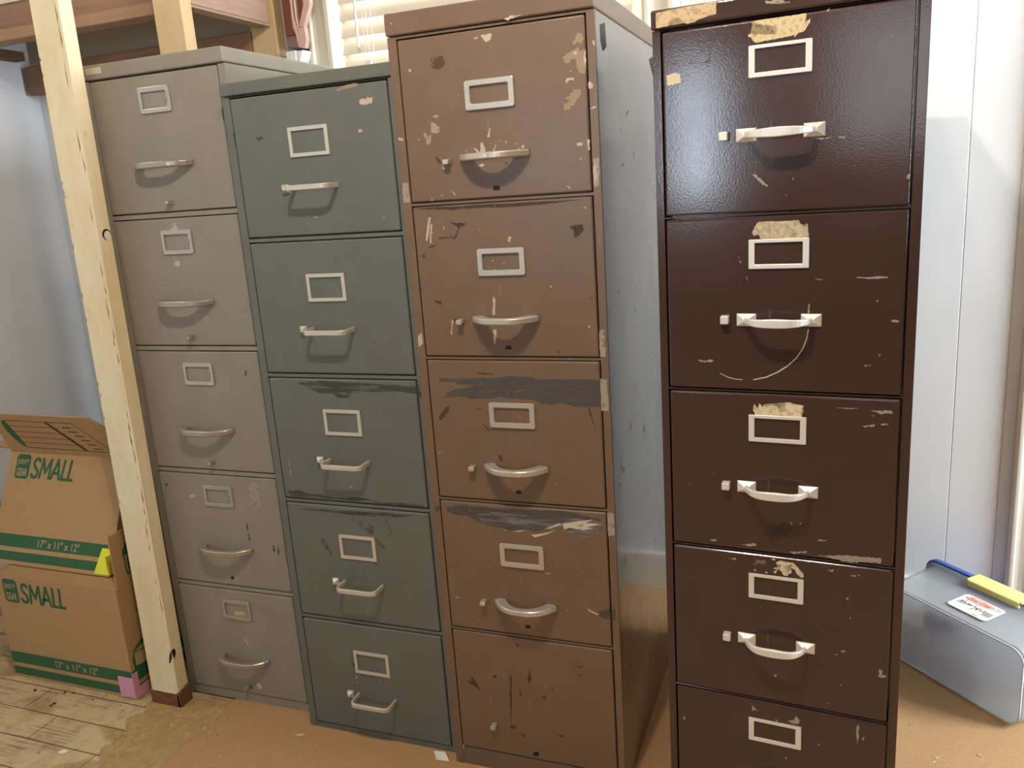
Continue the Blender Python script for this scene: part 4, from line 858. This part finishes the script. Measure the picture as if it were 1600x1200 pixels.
def h_bow(s0, s1, z, out, mat_parent, name, mat, style):
    bm = new(); n = 20; path = []; secs = []
    if style == 'bow':            # heavy bow with broad feet
        for i in range(n+1):
            t = i/n; s = s0 + (s1-s0)*t; e = abs(2*t-1)
            y = -out*(1 - e**3.2); path.append((s, y + .001, z)); secs.append((.0052 + .0058*e**2, .0068))
        path[0] = (s0 + .001, .002, z); path[-1] = (s1 - .001, .002, z)
    elif style == 'crescent':
        for i in range(n+1):
            t = i/n; s = s0 + .006 + (s1-s0-.012)*t; e = abs(2*t-1)
            y = -out*(1 - e**2.6) ; path.append((s, y + .001, z)); secs.append((.0068 + .0046*e, .0060))
    elif style == 'bar':          # flat strap with rounded corners
        r = .013; path = [(s0, .002, z), (s0, -out+r, z)]
        for i in range(1, 7): a = PI/2*i/6; path.append((s0 + r - r*math.cos(a), -out + r - r*math.sin(a), z))
        for i in range(0, 7): a = PI/2*i/6; path.append((s1 - r + r*math.sin(a), -out + r - r*math.cos(a), z))
        path += [(s1, .002, z)]; secs = [(.0029, .0052)]*len(path)
    elif style == 'arch':
        for i in range(n+1):
            t = i/n; s = s0 + (s1-s0)*t; e = abs(2*t-1)
            y = -out*(1 - e**4) - .006; path.append((s, y, z)); secs.append((.0032, .0042 + .0030*(1-e**1.5)))
        path[0] = (s0, -.004, z); path[-1] = (s1, -.004, z)
    sweep(bm, path, secs)
    o = obj(name, bm, mat, mat_parent, bevel=.0006)
    for p in o.data.polygons: p.use_smooth = False
    return o
def pyramid(bm, s0, s1, z0, z1, h, base=.002, top=.38):
    cs, cz = (s0+s1)/2, (z0+z1)/2
    bx(bm, s0, s1, -base, .001, z0, z1)
    hs, hz = (s1-s0)/2*top, (z1-z0)/2*top
    A = [(s0, -base, z0), (s1, -base, z0), (s1, -base, z1), (s0, -base, z1)]
    B = [(cs-hs, -h, cz-hz), (cs+hs, -h, cz-hz), (cs+hs, -h, cz+hz), (cs-hs, -h, cz+hz)]
    hexa(bm, A + B)

def drawer_fittings(k, d, dr, w, dh):
    if k == 1:
        bm = new(); o = rrect(.1300, .2128, -.0778, -.0250, .004); i = rrect(.1375, .2035, -.0690, -.0350, .0025)
        ring(bm, o, i, XZ, -.0035, .001); ho = obj('label_holder', bm, M['chrome'], dr, bevel=.0008)
        bm = new(); bx(bm, .2030, .2050, -.0050, -.0035, -.056, -.046); obj('catch', bm, M['chrome'], ho)
        h_bow(.100, .238, -.185, .034, dr, 'handle', M['aged_chrome'], 'bow')
        if d != 3:
            bm = new(); pyramid(bm, .1655, .1765, -.2700, -.2585, .016, .008, .55); obj('latch_button', bm, M['chrome'], dr, bevel=.001)
    if k == 2:
        bm = new(); o = rrect(.1274, .2168, -.1212, -.0650, .001, 2); i = rrect(.1345, .2092, -.1142, -.0722, .0005, 2)
        ring(bm, o, i, XZ, -.0030, .001); obj('label_holder', bm, M['nickel'], dr, bevel=.0007)
        h_bow(.128, .2235, -.1795, .040, dr, 'handle', M['nickel'], 'bar')
        bm = new(); pyramid(bm, .0985, .1145, -.1875, -.1715, .011, .004, .35); obj('latch_button', bm, M['nickel'], dr, bevel=.0006)
    if k == 3:
        if d < 4:
            bm = new(); o = rrect(.1232, .2152, -.1305, -.0808, .0045); i = rrect(.1335, .2045, -.1200, -.0905, .0030)
            ring(bm, o, i, XZ, -.0040, .001); obj('label_holder', bm, M['dull_chrome'], dr, bevel=.0014)
            h_bow(.1085, .2330, -.2095, .036, dr, 'handle', M['dull_chrome'], 'crescent')
        bm = new(); bx(bm, .0745, .0865, -.015, .001, -.2185, -.2090); obj('latch_button', bm, M['dull_chrome'], dr, bevel=.002, seg=3)
    if k == 4:
        bm = new(); o = rrect(.1300, .2197, -.0806, -.0353, .0012, 3); i = rrect(.1393, .2101, -.0738, -.0405, .0006, 3)
        ring(bm, o, i, XZ, -.0030, .001); obj('label_holder', bm, M['cream_metal'], dr, bevel=.0008)
        ha = h_bow(.126, .2245, -.1615, .030, dr, 'handle', M['cream_metal'], 'arch')
        for s in (.1265, .2240):
            bm = new(); pyramid(bm, s-.0152, s+.0152, -.1715, -.1515, .0085, .0015, .25); obj('handle_rose', bm, M['cream_metal'], ha, bevel=.0006)
        bm = new(); bx(bm, .0870, .1000, -.012, .001, -.1672, -.1542); o = obj('latch_button', bm, M['cream_metal'], dr, bevel=.0014, seg=2)

LABELS = {1: 'taupe five drawer filing cabinet with arched chrome handles beside the cream post',
          2: 'grey green five drawer filing cabinet with slim strap handles, shortest of the row',
          3: 'chipped mid brown filing cabinet whose lowest drawer has lost its handle',
          4: 'glossy dark maroon brown filing cabinet with torn paper labels above its drawer handles'}
def cabinet(k):
    x, y, yaw, w, pitch, zt, dh = CAB[k]; el, er = EDGE[k]; D = DEPTH[k]; mat = M['cab%d' % k]
    c0, c1 = CAPZ[k]
    t = thing('filing_cabinet', LABELS[k], 'filing cabinet', (x, y, 0), math.radians(yaw))
    rnd = random.Random(40+k)
    g = .0026; zb = zt - 4*pitch - dh                   # bottom of the lowest drawer
    top = zt + c0 - .0012
    bm = new(); mats = [mat]
    fy = .002
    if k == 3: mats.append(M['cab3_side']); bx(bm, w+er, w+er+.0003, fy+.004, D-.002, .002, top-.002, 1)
    bx(bm, -el, -g, fy, D, 0, top); bx(bm, w+g, w+er, fy, D, 0, top)      # side walls with their front stiles
    bx(bm, -g, w+g, D-.012, D, 0, top)
    for i in range(4):
        za, zc = zt - i*pitch - dh - g*.6, zt - (i+1)*pitch + g*.6
        m_ = (za+zc)/2; hh = (za-zc)/2 * .82
        bx(bm, -g, w+g, fy+.0005, .05, m_-hh, m_+hh)
    bx(bm, -g, w+g, fy, .05, zt+g, top)
    bx(bm, -g, w+g, fy+.001, D-.012, 0, max(zb-g, .012))
    bx(bm, -g, w+g, .03, .034, 0.01, top)                 # dark inside behind the gaps
    body_mats = mats
    add_marks(bm, body_mats, k, 'front', fy, rnd)
    if k == 3:
        m = chip_mat('scuff'); mats.append(m); mi = mats.index(m); xx = w+er+.0006
        for i in range(48):
            yy, z = rnd.uniform(.03, .62), rnd.uniform(.35, 1.45); L = rnd.uniform(.004, .03)*(1 if i % 3 else 1.8); a = rnd.gauss(1.25, .5); wd = rnd.uniform(.0006, .0022)
            c_, s_ = math.cos(a), math.sin(a)
            P = [(yy - c_*L/2, z - s_*L/2), (yy - s_*wd, z + c_*wd), (yy + c_*L/2, z + s_*L/2), (yy + s_*wd, z - c_*wd)]
            f = bm.faces.new([bm.verts.new((xx + i*.000003, p, q)) for p, q in P]); f.material_index = mi
        for P in ([(.45, top-.03), (.49, top-.02), (.53, top-.035), (.55, top-.06), (.50, top-.062)], [(.035, top-.02), (.07, top-.012), (.075, top-.05), (.05, top-.06), (.036, top-.045)]):
            f = bm.faces.new([bm.verts.new((xx, p, q)) for p, q in P]); f.material_index = mi
    obj('body', bm, body_mats, t, bevel=.0022, seg=2, fixn=False)
    bm = new(); cmats = [mat]
    bx(bm, -el-.0012, w+er+.0012, -.0030, D+.002, zt+c0, zt+c1)
    add_marks(bm, cmats, k, 'cap', -.0030, rnd)
    cap = obj('top_cap', bm, cmats, t, bevel=.0035, seg=3, fixn=False)
    for q, (kk, d, c, pts) in enumerate(m for m in MARKS if m[0] == k and m[1] == 'cap' and m[2] == 'tape'):
        scrap(pts, c, cap, -.0030, 'torn_tape')
    if k == 1:
        bm = new(); o = rrect(.0, .043, zt+.0145, zt+.0275, .001, 2); prism(bm, o, XZ, -.0042, -.0028)
        pl = obj('maker_plate', bm, M['c_plate'], cap)
    if k == 2:
        for s in (.006, w-.01):
            bm = new(); prism(bm, rrect(s-.010, s+.010, zt+.011, zt+.024, .004), XZ, -.0036, -.0025); obj('embossed_tab', bm, mat, cap, bevel=.0006)
    for d in range(5):
        bm = new(); dm = [mat]
        bx(bm, 0, w, 0, .028, -dh, 0); mb = bm
        add_marks(mb, dm, k, d, 0, rnd)
        if k == 1: specks(mb, dm, (6, 8, 6, 90, 30)[d], w, dh, ['greige', 'pale', 'rust'], rnd, 0, .0011)
        if k == 2: specks(mb, dm, (10, 8, 14, 24, 14)[d], w, dh, ['greige', 'greendark', 'pale'], rnd, 0, .0009)
        if k == 3: specks(mb, dm, (34, 34, 34, 30, 50)[d], w, dh, ['pale', 'rust', 'dark', 'pale'] if d < 4 else ['dark', 'rust', 'pale'], rnd, 0, .0012)
        if k == 4: specks(mb, dm, (14, 20, 20, 26, 20)[d], w, dh, ['greige', 'haze', 'hazed'], rnd, 0, .0010)
        dr = obj('drawer', bm, dm, t, (0, 0, zt - d*pitch), bevel=.0032 if k != 1 else .0022, seg=3, fixn=False)
        for (kk, dd, c, pts) in MARKS:
            if kk == k and dd == d and c in PAPER: scrap(pts, c, dr, 0, 'torn_label' if c != 'orangep' else 'paper_sticker')
        drawer_fittings(k, d, dr, w, dh)
    return t
def scrap(pts, c, parent, face, name):
    bm = new(); rnd = random.Random(int(abs(pts[0][0])*1e5)); P = []
    for i in range(len(pts)):
        a = Vector(pts[i]); b = Vector(pts[(i+1) % len(pts)]); L = (b-a).length; P.append(a)
        if L > .004:
            s = min(8, int(L/.0025))
            for q in range(1, s): P.append(a.lerp(b, q/s) + Vector((rnd.uniform(-1, 1), rnd.uniform(-1, 1)))*min(.0005, L*.06))
    prism(bm, [(p.x, p.y) for p in P], XZ, face-.0004, face+.0002)
    bmesh.ops.triangulate(bm, faces=[f for f in bm.faces if len(f.verts) > 4])
    return obj(name, bm, chip_mat(c), parent)
M['c_plate'] = plain('maker_plate_metal', 'cdbfa8', .4, .2)
for k in (1, 2, 3, 4): cabinet(k)

# worn bluish scuffs on the brown cabinet's bare side
# ------------------------------------------------------------------ lettering
def lettering(body, size, font_shear=0.0, bold=0.0, space=1.0):
    cu = bpy.data.curves.new('txt', 'FONT'); cu.body = body; cu.size = size; cu.shear = font_shear; cu.offset = bold
    cu.space_character = space; cu.resolution_u = 3
    o = bpy.data.objects.new('txt', cu); C.objects.link(o)
    bpy.context.view_layer.update()
    me = bpy.data.meshes.new_from_object(o.evaluated_get(bpy.context.evaluated_depsgraph_get()))
    bpy.data.objects.remove(o); bpy.data.curves.remove(cu)
    return me
def add_text(bm, body, to3, s, z, width, height, mi, shear=0.0, bold=0.0):
    """flat lettering scaled to width x height with its lower left corner at s, z"""
    me = lettering(body, 1.0, shear, bold)
    xs = [v.co.x for v in me.vertices]; ys = [v.co.y for v in me.vertices]
    x0, x1, y0, y1 = min(xs), max(xs), min(ys), max(ys)
    V = [bm.verts.new(to3(s + (v.co.x-x0)/(x1-x0)*width, z + (v.co.y-y0)/(y1-y0)*height)) for v in me.vertices]
    for p in me.polygons:
        try: f = bm.faces.new([V[i] for i in p.vertices]); f.material_index = mi
        except ValueError: pass
    bpy.data.meshes.remove(me)
def flat(bm, pts, to3, mi=0):
    f = bm.faces.new([bm.verts.new(to3(a, b)) for a, b in pts]); f.material_index = mi
def strip(bm, p, q, w, to3, mi=0):
    p, q = Vector(p), Vector(q); d = (q-p).normalized(); n = Vector((-d.y, d.x))*w/2
    flat(bm, [p+n, q+n, q-n, p-n], to3, mi)
PRINT = [M['green'], M['kraft_print'], M['ink']]
def box_front_print(panel, to3, lift):
    """green stripes, badge, size and SMALL lettering; to3(s, z, out)"""
    f0 = lambda a, b: to3(a, b, lift); f1 = lambda a, b: to3(a, b, lift*2); f2 = lambda a, b: to3(a, b, lift*3)
    bm = new(); W = .430
    flat(bm, [(.002, .010), (W, .010), (W, .034), (.002, .034)], f0)
    flat(bm, [(.002, .046), (W, .046), (W, .080), (.002, .080)], f0)
    obj('green_stripes', bm, PRINT, panel)
    bm = new(); flat(bm, rrect(.030, .083, .232, .300, .011), f0); 
    add_text(bm, 'pen+', f1, .036, .266, .041, .024, 1, 0, .0)
    add_text(bm, 'GEAR', f1, .036, .239, .040, .022, 1, 0, .02)
    obj('logo_badge', bm, PRINT, panel)
    bm = new(); LW = .0085
    def stroke(P, x, w, sl=.10):
        Q = [(.092 + x + a*w + sl*b*.054, .238 + b*.052) for a, b in P]
        for i in range(len(Q)-1):
            p, q = Vector(Q[i]), Vector(Q[i+1]); d = (q-p).normalized()*LW*.32
            strip(bm, p-d, q+d, LW, (lambda e: (lambda a, b: to3(a, b, lift + e)))(i*.00002))
    sp_ = [(.95, .86), (.80, .97), (.52, 1.0), (.22, .93), (.10, .78), (.22, .61), (.55, .49), (.84, .36), (.95, .20), (.80, .05), (.48, 0), (.18, .04), (0, .16)]
    stroke(sp_, 0, .024); stroke([(0, 0), (.08, 1), (.5, .28), (.92, 1), (1, 0)], .032, .036)
    stroke([(0, 0), (.5, 1), (1, 0)], .075, .030); stroke([(.24, .30), (.76, .30)], .075, .030)
    stroke([(0, 1), (0, 0), (1, 0)], .114, .016); stroke([(0, 1), (0, 0), (1, 0)], .138, .016)
    obj('size_name', bm, PRINT, panel)
    bm = new(); add_text(bm, '17" x 11" x 12"', f1, .165, .052, .150, .021, 1, 0, .012); obj('dimensions', bm, PRINT, panel)

# ------------------------------------------------------------------ cardboard boxes
LX0, LX1, LY0, LY1, LH = -2.077, -1.645, 1.400, 1.680, .312
lb = thing('cardboard_box', 'lower of two stacked brown moving boxes, pink paper on its bottom corner', 'box', ((LX0+LX1)/2, (LY0+LY1)/2, ZF), 0, 'moving boxes')
hx, hy, th = .216, .140, .004
bm = new(); bx(bm, -hx, hx, -hy, -hy+th, 0, LH); fp = obj('front_panel', bm, M['kraft'], lb, bevel=.0012)
bm = new(); bx(bm, -hx, hx, hy-th, hy, 0, LH); obj('back_panel', bm, M['kraft'], lb, bevel=.0012)
bm = new(); bx(bm, -hx, -hx+th, -hy+th, hy-th, 0, LH); obj('side_panel', bm, M['kraft'], lb, bevel=.0012)
bm = new(); bx(bm, hx-th, hx, -hy+th, hy-th, 0, LH); sp = obj('side_panel', bm, M['kraft'], lb, bevel=.0012)
bm = new(); bx(bm, -hx+th, hx-th, -hy+th, hy-th, LH-.006, LH-.002); obj('top_flap', bm, M['kraft'], lb)
bm = new(); bx(bm, -hx+th, hx-th, -hy+th, hy-th, 0, .004); obj('base_panel', bm, M['kraft'], lb)
bm = new(); hexa(bm, [(hx-.004, -hy+.006, LH), (hx, -hy+.006, LH), (hx, hy-.006, LH), (hx-.004, hy-.006, LH),
                     (hx-.008, -hy+.012, LH+.138), (hx-.004, -hy+.012, LH+.138), (hx-.004, hy-.012, LH+.138), (hx-.008, hy-.012, LH+.138)])
fl = obj('side_flap', bm, M['kraft'], lb, bevel=.001); fl['label'] = 'open flap standing up, green house print'
def FS(lift): return lambda a, b: (hx - .004*(b/.138) + .0006 + lift, -hy + a, LH + b)
bm = new()
house = [(.045, .022), (.105, .022), (.105, .085), (.075, .118), (.045, .085)]
for i in range(5): strip(bm, house[i], house[(i+1) % 5], .004, FS(0))
flat(bm, [(.045, .072), (.105, .072), (.105, .088), (.075, .118), (.045, .088)], FS(.0002))
for i in range(3): strip(bm, (.055+.016*i, .030), (.055+.016*i, .064), .003, FS(.0001), 0)
obj('house_print', bm, PRINT, fl)
box_front_print(fp, lambda s, z, o: (-hx + s, -hy - o, z), .0003)
bm = new(); SD = lambda l: (lambda a, b: (hx + l, -hy + a, b))
flat(bm, [(0, .010), (.278, .010), (.278, .034), (0, .034)], SD(.0003)); flat(bm, [(0, .046), (.278, .046), (.278, .080), (0, .080)], SD(.0003))
P = [(.012, .080), (.010, .110), (.018, .132), (.05, .150), (.09, .156), (.13, .145), (.15, .110), (.15, .080)]
flat(bm, [(.004, .060), (.15, .060)] + P[::-1], SD(.0004), 0)
flat(bm, [(.018, .088), (.055, .082), (.055, .120), (.018, .124)], SD(.0006), 1); flat(bm, [(.058, .082), (.10, .092), (.10, .128), (.058, .120)], SD(.0006), 1)
flat(bm, [(.018, .127), (.055, .123), (.098, .131), (.060, .140)], SD(.0006), 1)
obj('side_print', bm, PRINT, sp)
bm = new()
bx(bm, hx-.050, hx+.0012, -hy-.0016, -hy-.0004, .004, .062); bx(bm, hx+.0004, hx+.0016, -hy-.0016, -hy+.016, .002, .074)
bx(bm, hx+.0004, hx+.0016, -hy+.016, -hy+.16, .001, .030)
pk = obj('pink_paper_tab', bm, M['pink'], lb); pk['label'] = 'pink paper folded round the bottom corner'

# upper box: squashed out of square, leaning back
UX0, UX1, UY0, UZ0 = -2.150, -1.720, 1.452, LH + .002 + ZF
SH, UH, UD = .130, .278, .225          # lean of its walls, height, depth
ub = thing('cardboard_box', 'upper of two stacked brown moving boxes, leaning back with its top flap open', 'box', ((UX0+UX1)/2, UY0, UZ0), 0, 'moving boxes')
ux = (UX1-UX0)/2
def ush(x, y, z): return (x + z*.0, y + SH*z/UH, z)
def panel(name, x0, x1, y0, y1, z0, z1):
    bm = new(); hexa(bm, [ush(*p) for p in ((x0,y0,z0),(x1,y0,z0),(x1,y1,z0),(x0,y1,z0),(x0,y0,z1),(x1,y0,z1),(x1,y1,z1),(x0,y1,z1))])
    return obj(name, bm, M['kraft'], ub, bevel=.001)
uf = panel('front_panel', -ux, ux, 0, .004, 0, UH)
panel('back_panel', -ux, ux, UD-.004, UD, 0, UH)
panel('side_panel', -ux, -ux+.004, .004, UD-.004, 0, UH)
panel('side_panel', ux-.004, ux, .004, UD-.004, .10, UH); 
panel('base_panel', -ux, ux, 0, UD, -.001, .003)
k_ = math.hypot(SH, UH)/.306
box_front_print(uf, lambda s, z, o: ush(-ux + s, -o*1.1, min(z*.306/.306*UH/.306, UH)), .0003)
# top front flap, tipped towards the room, printed with a blank form
ph = math.radians(24); FLN = .140
def FP(l): return lambda a, b: (-ux + a, SH - b*math.sin(ph) - l*math.cos(ph), UH + b*math.cos(ph) - l*math.sin(ph))
bm = new(); pts = [(.002, .0), (.428, .0), (.424, .100), (.385, .140), (.012, .140)]
T = lambda a, b, t: (-ux + a, SH - b*math.sin(ph) + t*math.cos(ph), UH + b*math.cos(ph) + t*math.sin(ph))
prism(bm, pts, T, 0, .004); uflap = obj('top_flap', bm, M['kraft'], ub, bevel=.001)
bm = new()
A = [(.052 + .0*i, .020) for i in range(1)]
moon = [(.080, .020), (.066, .026), (.050, .052), (.044, .085), (.044, .104), (.052, .118), (.064, .118)]
flat(bm, moon[::-1], FP(.0004), 0)
fr = [(.080, .020), (.395, .020), (.310, .118), (.064, .118)]
for i in range(4): strip(bm, fr[i], fr[(i+1) % 4], .002, FP(.0003), 2)
for i in range(1, 5):
    z = .020 + .0196*i; strip(bm, (.080-.0032*i, z), (.30 - .017*i + .02, z), .0016, FP(.0003), 2)
strip(bm, (.300, .020), (.215, .118), .010, FP(.00035), 2)
for i in range(6):
    z = .030 + .0145*i; strip(bm, (.330-.013*i, z), (.362-.013*i, z-.001), .0032, FP(.0004), 2)
obj('form_print', bm, PRINT, uflap)
bm = new(); prism(bm, [(-ux, .02+SH), (-ux-.13, .03+SH), (-ux-.13, UD-.02+SH), (-ux, UD-.02+SH)], XY, UH-.002, UH+.002); obj('side_flap', bm, M['kraft'], ub)
bm = new(); prism(bm, [(-ux, UD+SH), (ux, UD+SH), (ux-.02, UD+.10+SH), (-ux+.02, UD+.10+SH)], lambda a, b, t: (a, b, UH - .004 + t - (b-UD-SH)*.4), 0, .004); obj('back_flap', bm, M['kraft'], ub)
bm = new(); hexa(bm, [ush(ux-.050, -.0016, .004), ush(ux+.0012, -.0016, .004), ush(ux+.0012, -.0004, .004), ush(ux-.050, -.0004, .004),
                     ush(ux-.036, -.0016, .064), ush(ux+.0012, -.0016, .064), ush(ux+.0012, -.0004, .064), ush(ux-.036, -.0004, .064)])
bx(bm, ux+.0004, ux+.0016, .0, .045, .002, .055)
yn = obj('yellow_paper_tab', bm, M['yellow'], ub); yn['label'] = 'fluorescent yellow paper folded round the bottom corner'
bm = new(); hexa(bm, [ush(ux-.004, .02, .11), ush(ux+.0016, .02, .11), ush(ux+.0016, .09, .10), ush(ux-.004, .09, .10), ush(ux-.004, .03, .19), ush(ux+.0016, .03, .19), ush(ux+.0016, .10, .185), ush(ux-.004, .10, .185)])
pp = obj('pink_paper_tab', bm, M['pink'], ub); pp['label'] = 'pink paper on the right side'

# ------------------------------------------------------------------ clear bin lying on its side
U = Vector((.69, -.7238, 0)).normalized(); ang = math.atan2(U.y, U.x)
bn = thing('storage_bin', 'clear plastic storage bin lying on its side, its blue lid facing the wall', 'bin', (.160, 2.085, 0), ang)
# local: x along the length, y towards the lid, z up
BL, BH, BD = .372, .190, .168
def bin_loop(y, grow, r):
    return [(a, y, b) for a, b in rrect(-grow, BL+grow, .004 - min(grow, .002), BH+grow, r, 6)]
bm = new()
loops = [bin_loop(.004, -.006, .030), bin_loop(.0, -.001, .030), bin_loop(.010, .0, .030), bin_loop(.085, .006, .030), bin_loop(BD-.012, .010, .030), bin_loop(BD-.010, .016, .030), bin_loop(BD, .016, .030)]
rs_ = [[bm.verts.new(p) for p in L] for L in loops]
n = len(rs_[0])
for a, b in zip(rs_[:-1], rs_[1:]):
    for i in range(n): bm.faces.new((a[i], a[(i+1) % n], b[(i+1) % n], b[i]))
bm.faces.new(rs_[0])
L1 = bin_loop(-.0005, -.002, .030); tube(bm, L1 + L1[:1], .0020, 6, 1)
tub = obj('tub', bm, [M['plastic'], M['bead']], bn, smooth=True)
so = tub.modifiers.new('wall', 'SOLIDIFY'); so.thickness = .0022; so.offset = -1
bm = new(); prism(bm, rrect(-.020, BL+.020, .0, BH+.021, .030, 6), XZ, BD-.004, BD+.012)
lid = obj('lid', bm, M['lid_blue'], bn, bevel=.003)
bm = new(); bx(bm, .118, .262, BD-.030, BD+.016, BH+.0212, BH+.0262); bx(bm, .124, .256, BD-.034, BD-.026, BH+.010, BH+.0255)
bx(bm, .118, .262, BD+.0122, BD+.0165, BH-.012, BH+.0262)
obj('latch', bm, M['latch'], bn, bevel=.0018)
bm = new(); bx(bm, .118, .262, BD+.0122, BD+.0165, .008, .03); obj('latch', bm, M['latch'], bn, bevel=.0018)
# printed label on the upturned side
BZ = lambda l: (lambda a, b: (a, b, BH + .0065 + (b-.085)*.053 + .0014 + l))
bm = new(); o = rrect(.150, .252, .032, .105, .010)
flat(bm, o, BZ(0), 0)
ov = [(.193 + .036*math.cos(2*PI*i/28), .091 + .0105*math.sin(2*PI*i/28)) for i in range(28)]
ov2 = [(.193 + .034*math.cos(2*PI*i/28), .091 + .0088*math.sin(2*PI*i/28)) for i in range(28)]
flat(bm, ov, BZ(.0003), 1); flat(bm, ov2, BZ(.0005), 2)
add_text(bm, 'Sterilite', BZ(.0007), .165, .0855, .056, .0115, 1, .3, .02)
def scrawl(P, w=.0014):
    for a, b in zip(P[:-1], P[1:]): strip(bm, a, b, w, BZ(.0007), 3)
scrawl([(.160, .062), (.164, .071), (.168, .072), (.165, .066), (.169, .063), (.163, .060)])
scrawl([(.171, .080), (.172, .062), (.175, .068), (.179, .063)]); scrawl([(.180, .066), (.183, .070), (.184, .064), (.187, .069), (.190, .064), (.194, .070)])
scrawl([(.150+.006, .056), (.175, .060), (.19, .064)], .0010)
scrawl([(.196, .066), (.199, .071), (.202, .066), (.201, .054), (.196, .052)]); scrawl([(.205, .068), (.206, .060)]); scrawl([(.210, .074), (.209, .056), (.207, .064), (.214, .066)])
scrawl([(.217, .070), (.216, .060), (.221, .062)]); scrawl([(.222, .067), (.226, .068), (.223, .063), (.227, .060)])
for i in range(4): strip(bm, (.226, .066-.005*i), (.246, .066-.005*i), .0018 if i % 2 else .003, BZ(.0005), 4)
for i in range(3): strip(bm, (.232, .098-.005*i), (.247, .098-.005*i), .0012, BZ(.0005), 4)
strip(bm, (.212, .038), (.228, .038), .0016, BZ(.0005), 4)
lbl = obj('label_sticker', bm, [M['paper_white'], M['red'], M['red_pale'], M['marker'], M['grey_print']], bn)
# ------------------------------------------------------------------ carpet, paper and litter on the floor
bm = new()
edge = []
y = 1.462
outline = [(-1.380, 1.60), (-1.383, 1.46), (-1.379, 1.38), (-1.386, 1.30), (-1.388, 1.22), (-1.384, 1.12), (-1.389, 0.9), (-1.38, .5), (-1.385, 0.0), (-1.38, YF)]
pts = outline + [(XR, YF), (XR, YB-.0145), (-1.38, YB-.0145)]
prism(bm, pts, XY, ZF, 0)
tag(obj('carpet', bm, M['carpet'], bevel=.0015), 'worn orange tan carpet under the green, brown and maroon cabinets', 'carpet')
bm = new(); P = [(-.800, 1.418), (-.772, 1.4185), (-.752, 1.396), (-.782, 1.393)]
hexa(bm, [(P[0][0], P[0][1], .0015), (P[1][0], P[1][1], .0035), (P[2][0], P[2][1], .001), (P[3][0], P[3][1], .001)] + [(P[0][0], P[0][1], .0022), (P[1][0], P[1][1], .0042), (P[2][0], P[2][1], .0017), (P[3][0], P[3][1], .0017)])
tag(obj('paper_scrap', bm, M['paper_white']), 'small white paper scrap on the carpet at the corner of the green cabinet', 'paper')
def chip(name, cx, cy, z, L, W, a, mat, label, cat):
    bm = new(); r = random.Random(int(cx*1000)); P = []
    for i in range(9):
        t = 2*PI*i/9; q = r.uniform(.7, 1.1); u, v = L*math.cos(t)*q, W*math.sin(t)*q
        P.append((cx + u*math.cos(a) - v*math.sin(a), cy + u*math.sin(a) + v*math.cos(a)))
    prism(bm, P, XY, z+.0004, z+.0035); return tag(obj(name, bm, mat, bevel=.0008), label, cat)
chip('bark_chip', -1.132, 1.385, 0, .013, .006, .3, M['leaf'], 'pale dry chip on the carpet by the left foot of the green cabinet', 'chip')
chip('paint_flake', -1.660, 1.185, ZF, .012, .008, .6, M['paper_white'], 'white paint flake lying on the bare floor boards in front of the boxes', 'flake')
chip('dark_scrap', -2.20, 1.55, ZF, .035, .010, .5, M['debris_dark'], 'dark twisted scrap on the floor left of the cardboard boxes', 'scrap')
r = random.Random(11)
bm = new()
for mi, cnt, sz in ((0, 330, .0042), (1, 90, .0032)):
    for i in range(cnt):
        if r.random() < .65:
            x, y = r.uniform(-2.3, -1.25), r.uniform(.9, 1.40)
            if r.random() < .45: x, y = r.gauss(-1.66, .20), r.gauss(1.375, .03)
            if y > 1.392: y = r.uniform(1.28, 1.39)
        else: x, y = r.uniform(-1.36, .6), r.uniform(1.0, 1.33)
        if r.random() < .10: x, y = r.uniform(.15, .45), r.uniform(1.3, 1.8)
        z = ZF if x < -1.39 else 0
        L = sz*r.uniform(.25, 1.2); W = L*r.uniform(.2, .9); a = r.uniform(0, PI)
        v = []
        for (u, w_) in ((-L, -W), (L, -W*.6), (L*.8, W), (-L*.7, W)):
            v.append((x + u*math.cos(a) - w_*math.sin(a), y + u*math.sin(a) + w_*math.cos(a)))
        prism(bm, v, XY, z+.0002, z+.0004+W*r.uniform(.2, .8), mi)
o = obj('floor_crumbs', bm, [M['debris'], M['debris_dark']]); o['kind'] = 'stuff'
tag(o, 'pale and dark dirt crumbs scattered over the boards and carpet', 'debris')
